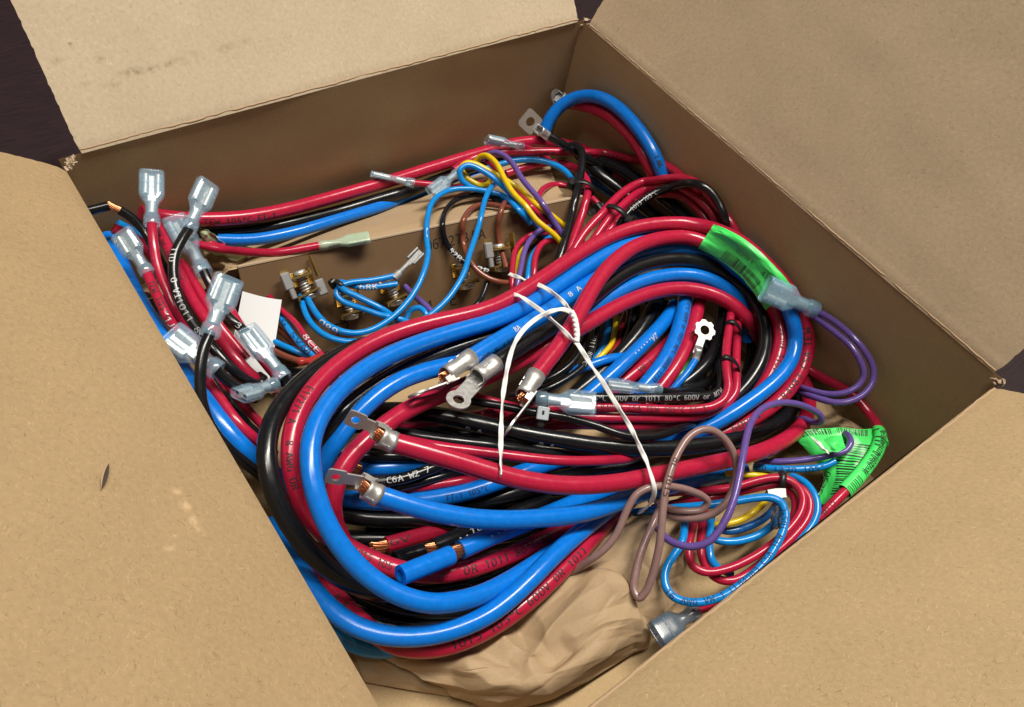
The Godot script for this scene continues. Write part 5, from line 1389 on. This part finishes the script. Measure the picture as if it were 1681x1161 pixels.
	cable("purple_wire", "purple", 0.00160, [2632,340,2638,2604,371,2664,2568,386,2693,2523,375,2706,2480,358,2692,2437,344,2672,2396,329,2649,2357,311,2624,2321,291,2597,2287,271,2568,2257,248,2536,2239,217,2503,2231,180,2472], "purple wire hooked over the green label", "wire", "purple wires in the box", true)
	t = cable("light_blue_wire", "blue2", 0.00169, [2454,339,2712,2406,332,2703,2361,324,2686,2319,314,2661,2280,303,2633,2245,288,2602,2215,268,2568,2189,245,2533,2165,220,2498], "short printed light blue wire end under the green label", "wire", "blue wires in the box")
	says(t, "OR 1230 105°", 0.0224, [-0.74,0.58,0.33], 0.00204, "ink_blue", true, 1.23, 0.00169)
	cable("yellow_wire", "yellow", 0.00150, [2008,233,2448,2048,234,2479,2086,240,2511,2124,247,2543,2165,241,2570,2205,221,2593,2245,200,2615], "yellow wire below the thick red sweep by the small tie", "wire", "yellow wires in the box", true)
	cable("yellow_wire", "yellow", 0.00150, [1730,160,2508,1738,190,2546,1749,219,2585,1770,246,2620,1807,264,2647,1853,273,2664,1901,279,2672,1951,282,2674,2000,279,2671,2046,265,2661,2089,243,2648,2130,220,2633], "yellow wire inside the small red and blue coil", "wire", "yellow wires in the box", true)
	cable("mauve_wire", "mauve", 0.00160, [1034,237,2423,1063,273,2436,1088,313,2444,1114,352,2453,1149,384,2458,1188,410,2455,1227,436,2444,1262,464,2426,1295,491,2405,1330,517,2386,1369,540,2374,1414,554,2379,1459,556,2394,1502,548,2414,1542,536,2437,1580,522,2462,1615,505,2489,1648,485,2517,1669,457,2548,1643,422,2555,1606,404,2531,1575,387,2499,1559,361,2464,1561,327,2430,1571,299,2392], "mauve wire lying flat in a low loop through the end of the white tie", "wire", "mauve wires in the box", true)
	t = cable("mauve_wire", "mauve", 0.00169, [1571,280,2434,1561,312,2468,1563,343,2504,1583,369,2538,1612,392,2568,1647,415,2590,1686,440,2600,1727,464,2597,1766,486,2583,1802,507,2560,1833,527,2531,1855,550,2495,1860,576,2456,1853,602,2417,1836,624,2378,1810,637,2341,1769,641,2317,1723,638,2310,1676,631,2316,1632,622,2331,1590,612,2350,1550,602,2373,1512,589,2400,1477,574,2428,1445,555,2458,1416,535,2490,1389,514,2523,1363,491,2555,1338,464,2585,1313,433,2612,1288,402,2637,1261,369,2660,1232,337,2679,1198,306,2683,1206,307,2641,1236,323,2607,1269,340,2578,1304,358,2551,1342,374,2527,1381,388,2505,1423,397,2483,1465,396,2463,1507,382,2445,1547,361,2429,1587,338,2417], "mauve wire rising in a tall arch and hanging in a narrow loop", "wire", "mauve wires in the box")
	says(t, "8L 1015", 0.1044, [-0.38,0.84,0.39], 0.00203, "ink_brown", false, 1.17, 0.00169)
	t = cable("light_blue_wire", "blue2", 0.00179, [1542,120,2340,1569,152,2365,1595,183,2391,1618,216,2418,1640,248,2446,1666,278,2474,1697,302,2502,1732,322,2529,1769,339,2555,1807,356,2579,1846,371,2603,1885,388,2626,1922,406,2651,1957,421,2680,1978,429,2721,1962,430,2766,1928,427,2800,1887,422,2824,1843,415,2844,1798,409,2859,1752,401,2872,1705,392,2880,1658,380,2885,1611,369,2886,1564,359,2885,1518,348,2881,1472,336,2871,1428,324,2854,1389,311,2830,1355,300,2797,1334,292,2755,1338,290,2708,1366,293,2669,1405,302,2643,1449,315,2628,1494,326,2614,1536,327,2592,1575,317,2564,1611,298,2540,1646,270,2521,1679,240,2504], "printed light blue wire forming the lowest wide loop at the front right", "wire", "blue wires in the box")
	says(t, "16 AWG VW-1 LL84983 CSA TEW 105°C", 0.1096, [-0.54,0.83,-0.16], 0.00230, "ink_blue", true, 1.10, 0.00179)
	cable("light_blue_wire", "blue2", 0.00179, [1784,242,2570,1745,259,2595,1705,269,2624,1667,276,2654,1630,281,2687,1604,278,2728,1616,255,2768,1648,228,2795,1682,200,2818], "light blue wire crossing vertically through the small red coil", "wire", "blue wires in the box", true)
	cable("red_wire", "red", 0.00188, [1641,129,2324,1683,147,2340,1723,163,2360,1760,183,2386,1789,207,2415,1816,235,2444,1844,263,2472,1875,286,2501,1911,305,2527,1952,320,2547,1995,334,2564,2038,348,2582,2079,362,2604,2115,375,2633,2139,385,2673,2139,390,2721,2117,389,2763,2080,385,2793,2036,378,2813,1990,368,2824,1943,358,2831,1896,348,2835,1849,337,2835,1802,327,2833,1755,316,2828,1708,306,2820,1662,296,2810,1617,287,2795,1573,278,2775,1536,271,2746,1516,272,2703,1529,283,2659,1561,290,2623,1600,288,2595,1641,279,2570,1680,264,2547,1717,242,2524,1754,220,2503], "upper red wire of the small tied coil at the front right", "wire", "red wires in the box", true)
	cable("red_wire", "red", 0.00188, [1646,100,2367,1684,119,2388,1721,139,2409,1758,159,2431,1793,181,2454,1827,203,2479,1863,223,2503,1902,239,2524,1942,253,2545,1982,268,2566,2021,285,2587,2060,302,2608,2099,319,2629,2135,337,2654,2163,351,2690,2175,360,2734,2162,361,2779,2131,357,2814,2090,351,2837,2046,342,2851,2000,332,2859,1954,321,2864,1909,308,2867,1864,293,2867,1819,278,2866,1773,264,2865,1728,250,2863,1683,238,2857,1639,230,2842,1602,229,2813,1580,237,2772,1578,251,2727,1592,264,2684,1621,268,2647,1657,262,2617,1695,254,2589,1733,241,2564,1771,222,2543,1808,200,2524], "lower red wire of the small tied coil at the front right", "wire", "red wires in the box", true)
	cable("red_wire", "red", 0.00179, [2136,298,2655,2137,321,2693,2125,336,2733,2097,335,2768,2062,325,2794,2024,309,2812,1987,286,2823,1952,259,2829,1918,230,2832], "short inner red wire of the small tied coil", "wire", "red wires in the box", true)
	cable("light_blue_wire", "blue2", 0.00179, [2233,300,2647,2228,331,2682,2221,352,2723,2207,360,2767,2186,360,2808,2155,352,2842,2116,340,2865,2073,328,2878,2028,317,2885,1983,303,2888,1940,286,2886,1897,267,2884,1855,245,2884,1814,223,2885,1773,200,2886], "light blue wire outside the small red coil by the front flap", "wire", "blue wires in the box", true)
	cable("light_blue_wire", "blue2", 0.00179, [1761,189,2587,1733,208,2622,1720,227,2663,1748,237,2700,1788,241,2726,1833,245,2745,1879,250,2759,1926,256,2766,1975,258,2766,2022,250,2761,2067,235,2751,2112,220,2742], "front one of two light blue wires nested inside the small coil", "wire", "blue wires in the box", true)
	cable("dark_blue_wire", "blue3", 0.00179, [1799,180,2619,1806,207,2659,1845,217,2685,1892,220,2700,1939,225,2711,1988,229,2717,2037,225,2715,2084,213,2707,2131,200,2697], "rear darker blue wire nested inside the small coil", "wire", "blue wires in the box", true)
	t = cable("red_wire", "red", 0.00169, [1409,210,2852,1455,201,2862,1501,188,2869,1547,174,2874,1593,162,2879,1639,151,2882,1686,140,2885], "thin red wire with a clear connector under the front flap edge", "wire", "red wires in the box")
	push_on(t, [1424,209,2854,1192,230,2828], 0.0112, [0.09,1.00,0.01], "nylon_grey", 9)
	cable("thick_black_cable", "black", 0.00385, [149,200,1552,166,181,1651,187,161,1749,217,140,1844,257,120,1935,310,104,2021,373,94,2101,447,89,2171,530,91,2230,621,100,2276,717,103,2309,818,97,2324,920,95,2327,1022,95,2322,1123,90,2309,1222,77,2289], "thick black cable buried lowest in the front bend of the coil", "cable", "thick black cables in the box", true)
	cable("thick_black_cable", "black", 0.00385, [298,146,1650,317,142,1748,344,129,1842,387,113,1931,444,102,2011,511,96,2084,588,92,2147,675,90,2195,769,88,2227,866,85,2245,965,80,2250,1064,75,2246,1163,72,2238], "thick black cable buried just inside the front bend", "cable", "thick black cables in the box", true)
	cable("thick_black_cable", "black", 0.00385, [295,85,1697,377,100,1753,460,106,1810,544,103,1865,630,96,1918,717,89,1969,806,85,2016,897,81,2059,990,77,2097,1085,71,2131,1180,62,2163], "thick black cable at the bottom of the coil under the cut cable ends", "cable", "thick black cables in the box", true)
	cable("thick_black_cable", "black", 0.00385, [623,180,1463,695,169,1533,769,159,1602,843,149,1670,921,141,1736,1002,134,1796,1087,129,1850,1178,125,1896,1271,122,1936,1365,118,1973,1461,113,2007,1557,106,2039,1653,99,2069,1750,92,2099,1848,89,2124,1948,91,2140,2049,96,2155,2149,92,2168,2248,72,2173,2345,43,2169], "thick black cable at the bottom of the coil under the red sweep", "cable", "thick black cables in the box", true)
	cable("thick_black_cable", "black", 0.00385, [2471,120,1239,2507,123,1333,2539,128,1429,2564,130,1527,2579,126,1626,2578,122,1727,2560,121,1826,2523,121,1920,2465,121,2003,2383,120,2061,2292,106,2100,2207,63,2135], "thick black cable at the bottom of the coil opening on the right", "cable", "thick black cables in the box", true)
	cable("thick_black_cable", "black", 0.00385, [2280,120,1241,2182,120,1276,2084,121,1311,1987,120,1346,1890,119,1384,1794,117,1423,1699,114,1464,1605,111,1508,1513,110,1555,1432,109,1619,1409,104,1717,1441,95,1815], "thick black cable at the bottom of the coil opening behind the tie", "cable", "thick black cables in the box", true)
	cable("thick_black_cable", "black", 0.00385, [2832,341,1802,2828,259,1861,2803,187,1927,2739,152,1997,2656,141,2055,2565,133,2100,2468,122,2129,2370,98,2136,2281,52,2120], "thick black cable under the right bend of the coil", "cable", "thick black cables in the box", true)
	cable("thick_black_cable", "black", 0.00385, [205,300,698,209,283,794,212,266,889,215,248,985,218,228,1080,220,209,1175,221,190,1270,220,172,1366,217,156,1461,212,140,1557], "thick black cable low along the left wall under the connectors", "cable", "thick black cables in the box", true)
	cable("thick_black_cable", "black", 0.00385, [1927,120,1759,2028,110,1768,2130,102,1765,2230,97,1746,2326,93,1711,2414,89,1659,2490,82,1592,2554,75,1512,2612,75,1428], "thick black cable under the printed blue cable inside the coil", "cable", "thick black cables in the box", true)
	cable("thick_black_cable", "black", 0.00385, [611,140,1594,681,133,1661,753,126,1727,827,120,1789,907,116,1845,990,112,1897,1076,109,1942,1165,105,1982,1255,102,2019,1345,98,2056,1433,91,2096,1520,79,2139,1606,69,2185,1692,73,2230,1778,90,2271], "thick black cable at the bottom of the coil beside the blue FT-1 cable", "cable", "thick black cables in the box", true)
	cable("thick_black_cable", "black", 0.00385, [565,300,1346,657,258,1359,750,222,1381,841,197,1421,924,179,1477,1002,166,1541,1079,155,1608,1157,146,1673,1236,137,1738,1315,130,1802,1393,125,1867], "thick black cable in shadow below the upper silver lug", "cable", "thick black cables in the box", true)
	cable("thick_black_cable", "black", 0.00385, [471,105,1729,557,98,1782,645,92,1832,735,88,1879,826,88,1923,918,89,1966,1010,88,2009,1102,85,2052,1192,81,2098,1280,80,2148,1366,80,2202], "thick black cable in shadow above the cut red cable end", "cable", "thick black cables in the box", true)
	cable("thick_black_cable", "black", 0.00385, [132,111,1656,145,99,1753,162,90,1849,189,85,1944,230,83,2033,285,82,2115,350,82,2188,426,82,2251,510,78,2300,602,67,2333,697,51,2354], "thick black cable under the two blue sweeps at the front", "cable", "thick black cables in the box", true)
	cable("thick_black_cable", "black", 0.00385, [317,180,469,358,169,565,400,162,661,444,161,756,495,166,847,559,176,930,638,188,997,726,200,1052], "thick black cable low under the white card", "cable", "thick black cables in the box", true)
	cable("thick_black_cable", "black", 0.00385, [500,216,687,567,166,737,639,126,789,718,106,842,803,101,888,893,100,926,986,100,956,1080,100,981,1174,100,1005], "thick black cable low between the terminal board and the coil", "cable", "thick black cables in the box", true)
	cable("red_wire", "red", 0.00216, [366,540,507,371,530,576,376,521,646,377,513,715,379,502,784,382,483,851,389,459,916,404,425,976,424,380,1025], "plain red wire behind the white card's lower left side", "wire", "red wires in the box", true)
	t = cable("black_wire", "black", 0.00169, [1321,500,1766,1317,473,1730,1310,444,1697,1300,412,1666,1289,380,1637], "black wire with a clear connector beside the crossing lug", "wire", "black wires in the box")
	push_on(t, [1310,499,1757,1520,520,1930], 0.0115, [-0.17,0.98,0.09], "nylon", 0)
	t = cable("black_wire", "black", 0.00188, [801,126,2286,809,140,2330,821,147,2374,835,150,2418], "black wire whose dull grey ring shows under the printed red cable", "wire", "black wires in the box")
	ring_lug(t, [833,148,2414,845,160,2445,887,160,2497], 0.0066, [-0.12,0.94,-0.31], 0, "dull_tin", 0.00188, false)
	t = cable("black_wire", "black", 0.00188, [1898,431,1984,1939,410,2002,1980,390,2019,2024,370,2031,2068,350,2037,2112,331,2043,2157,312,2051,2200,291,2061], "black wire with a clear connector lying under the tie tail", "wire", "black wires in the box")
	push_on(t, [1911,428,1991,1665,471,1848], 0.0092, [0.36,0.86,-0.37], "nylon", 0)
	cable_tie([2419,488,750], [-0.73,0.09,0.67], [-0.66,0.11,-0.74], 0.0041, 0.0058, "black cable tie on the upright black wire with a square head on its left", 0.000, 0.0032)
	cable_tie([2432,490,1012], [0.93,0.09,-0.34], [0.32,0.23,0.92], 0.0065, 0.0074, "black cable tie strapped round the red bundle at the back right", 0.000, 0.0030)
	cable_tie([2529,366,826], [0.16,-0.31,0.94], [-0.93,0.28,0.25], 0.0020, 0.0020, "small black cable tie head between the two larger ties at the back", 0.009, 0.0030)
	cable_tie([2551,380,1897], [-0.81,0.14,0.57], [0.24,-0.81,0.54], 0.0035, 0.0061, "upper of two black ties on the upright red pair inside the coil", 0.000, 0.0026)
	cable_tie([2358,396,2060], [-0.69,0.01,0.73], [0.49,-0.73,0.47], 0.0031, 0.0076, "lower of two black ties on the upright red pair inside the coil", 0.000, 0.0026)
	cable_tie([2125,356,2643], [0.65,0.24,0.72], [0.62,-0.72,-0.32], 0.0036, 0.0037, "black cable tie round the small red coil at the front right", 0.000, 0.0030)
	cable_tie([903,432,719], [-0.94,-0.14,0.31], [-0.20,-0.50,-0.84], 0.0026, 0.0028, "black cable tie at the bend of the light blue hairpin", 0.000, 0.0020)
	cable_tie([321,497,1080], [0.51,-0.75,0.41], [-0.23,0.34,0.91], 0.0026, 0.0026, "black cable tie on red wires beside the open-mouthed connector", 0.004, 0.0030)

	# the pale square clip of the tie on the thin black wire
	var clip := thing("cable_tie", Vector3(0.13150, 0.04206, 0.18144), "black cable tie with a pale square head facing up, mid coil", "cable tie", "black cable ties in the box")
	clip_tie(clip, Vector3(0.13150, 0.04506, 0.18144), Vector3(0.760, 0.006, 0.650), Vector3(-0.368, 0.828, 0.422))
	# white twist tie
	var tie_t := thing("twist_tie", pts([1643,510,1097,1633,600,1233,1645,650,1338,1638,690,1434,1620,720,1520,1603,740,1570])[4], "white plastic twist tie knotted over the cable bundle", "twist tie")
	for a in [[1643,510,1097,1633,600,1233,1645,650,1338,1638,690,1434,1620,720,1520,1603,740,1570], [1498,580,1256,1492,640,1298,1498,670,1344,1498,690,1400,1507,710,1498,1508,730,1613,1506,740,1691,1506,750,1723], [1594,750,1579,1572,750,1547,1516,750,1529,1438,750,1530,1366,750,1545,1315,740,1562,1262,730,1592,1209,720,1636,1133,710,1713,1075,700,1778,1010,700,1860,933,700,1962,860,700,2064], [1506,750,1723,1503,740,1781,1510,710,1843,1527,670,1906,1538,630,1973,1543,600,2041,1544,580,2103,1525,580,2174,1505,580,2232,1483,590,2284,1457,600,2332,1440,580,2386,1438,540,2410,1443,460,2418,1436,400,2413,1440,340,2398]]:
		var sp := spline(pts(a), 0.001)
		var tws := begin()
		ribbon(tws, sp, 0.0011, 0.0005, 0.0)
		obj("strand", tws, mats["white_tie"], tie_t)
	var kn := begin()
	var kp := spline(pts([1599,745,1573,1584,750,1613,1560,750,1656,1532,750,1695,1503,750,1725]), 0.0003)
	ribbon(kn, kp, 0.0014, 0.0007, 1.0)
	obj("twist", kn, mats["white_tie"], tie_t)

	# green labels
	var lt := thing("barcode_label", pts([2727,665,1427,2736,691,1495,2744,714,1593,2762,711,1711,2776,694,1800,2788,674,1887,2797,651,1951,2704,648,1435,2712,673,1502,2720,697,1599,2737,694,1715,2751,677,1802,2763,657,1888,2771,635,1951,2688,616,1438,2706,629,1499,2725,641,1590,2739,640,1704,2744,629,1795,2752,606,1880,2761,579,1939,2654,571,1448,2682,572,1502,2710,571,1585,2722,572,1697,2717,568,1789,2720,542,1872,2730,510,1927,2655,532,1443,2683,533,1497,2711,532,1579,2722,534,1690,2717,529,1781,2720,504,1864,2730,471,1918])[10], "crinkled green barcode label wrapped round the cables by the pale blue connector", "label", "green barcode labels")
	obj("sheet", crumpled([2727,665,1427,2736,691,1495,2744,714,1593,2762,711,1711,2776,694,1800,2788,674,1887,2797,651,1951,2704,648,1435,2712,673,1502,2720,697,1599,2737,694,1715,2751,677,1802,2763,657,1888,2771,635,1951,2688,616,1438,2706,629,1499,2725,641,1590,2739,640,1704,2744,629,1795,2752,606,1880,2761,579,1939,2654,571,1448,2682,572,1502,2710,571,1585,2722,572,1697,2717,568,1789,2720,542,1872,2730,510,1927,2655,532,1443,2683,533,1497,2711,532,1579,2722,534,1690,2717,529,1781,2720,504,1864,2730,471,1918], 7, 0.0005, 33, 70, 50, 0.00025), barcode(420, 180, 5, Color(0.07, 0.78, 0.15), true, [[0.30, 0.62, 0.72, 0.90]]), lt)
	label_text(lt, [2727,665,1427,2736,691,1495,2744,714,1593,2762,711,1711,2776,694,1800,2788,674,1887,2797,651,1951,2704,648,1435,2712,673,1502,2720,697,1599,2737,694,1715,2751,677,1802,2763,657,1888,2771,635,1951,2688,616,1438,2706,629,1499,2725,641,1590,2739,640,1704,2744,629,1795,2752,606,1880,2761,579,1939,2654,571,1448,2682,572,1502,2710,571,1585,2722,572,1697,2717,568,1789,2720,542,1872,2730,510,1927,2655,532,1443,2683,533,1497,2711,532,1579,2722,534,1690,2717,529,1781,2720,504,1864,2730,471,1918], 7, [["TRANE", 0.86, 0.70, -1.2, 0.0028], ["43-807", 0.76, 0.42, 0.1, 0.0028], ["05259 X", 0.45, 0.44, 0.0, 0.0024]])
	var lb := thing("barcode_label", pts([2438,260,2492,2507,300,2511,2587,330,2568,2652,340,2609,2706,350,2660,2794,355,2707,2465,240,2563,2500,280,2611,2552,300,2656,2590,320,2692,2625,340,2738,2665,345,2781,2466,200,2718,2452,220,2741,2459,250,2764,2465,280,2787,2474,310,2811,2488,325,2828,2351,140,2786,2352,160,2810,2346,200,2829,2347,240,2842,2353,280,2851,2355,330,2852])[10], "large green barcode label hanging from the red wire at the right wall", "label", "green barcode labels")
	obj("sheet", crumpled([2438,260,2492,2507,300,2511,2587,330,2568,2652,340,2609,2706,350,2660,2794,355,2707,2465,240,2563,2500,280,2611,2552,300,2656,2590,320,2692,2625,340,2738,2665,345,2781,2466,200,2718,2452,220,2741,2459,250,2764,2465,280,2787,2474,310,2811,2488,325,2828,2351,140,2786,2352,160,2810,2346,200,2829,2347,240,2842,2353,280,2851,2355,330,2852], 6, 0.0004, 37, 50, 50, 0.00025), barcode_rows(512, 512), lb)
	label_text(lb, [2438,260,2492,2507,300,2511,2587,330,2568,2652,340,2609,2706,350,2660,2794,355,2707,2465,240,2563,2500,280,2611,2552,300,2656,2590,320,2692,2625,340,2738,2665,345,2781,2466,200,2718,2452,220,2741,2459,250,2764,2465,280,2787,2474,310,2811,2488,325,2828,2351,140,2786,2352,160,2810,2346,200,2829,2347,240,2842,2353,280,2851,2355,330,2852], 6, [["05259", 0.16, 0.78, -1.5, 0.0042]])
	tag(obj("label_piece", crumpled([2446,400,2609,2493,420,2620,2529,420,2645,2413,430,2641,2443,450,2658,2488,440,2681,2414,420,2678,2429,430,2697,2484,430,2703], 3, 0.0006, 41, 16, 16, 0.0002), mats["label_green"]), "small torn green label corner curled over the big green label", "label", "green barcode labels")
	tag(obj("label_piece", crumpled([2459,340,2548,2431,380,2587,2419,400,2624,2438,360,2577,2390,410,2626,2378,430,2663,2426,380,2607,2390,420,2652,2383,430,2681], 3, 0.0010, 43, 16, 16, 0.0002), mats["label_white"]), "white peeled backing of the green label", "label")
	tag(obj("white_tag", crumpled([2003,390,2644,2040,400,2665,2084,390,2686,1980,390,2680,2008,400,2702,2056,390,2719], 3, 0.0003, 51, 10, 6, 0.0006), mats["label_white"]), "small white plastic tag under the black tie of the small red coil", "tag")
	tag(obj("clear_plastic", crumpled([2002,360,2654,2016,400,2672,2058,380,2707,1975,360,2694,1966,420,2717,2021,380,2748,1959,320,2739,1949,380,2759,1995,340,2779,1972,260,2777,1970,300,2791,2013,260,2803], 3, 0.0022, 47, 24, 24, 0.0002), mats["nylon_grey"]), "scrap of crumpled clear plastic inside the small red and blue coil", "plastic film")
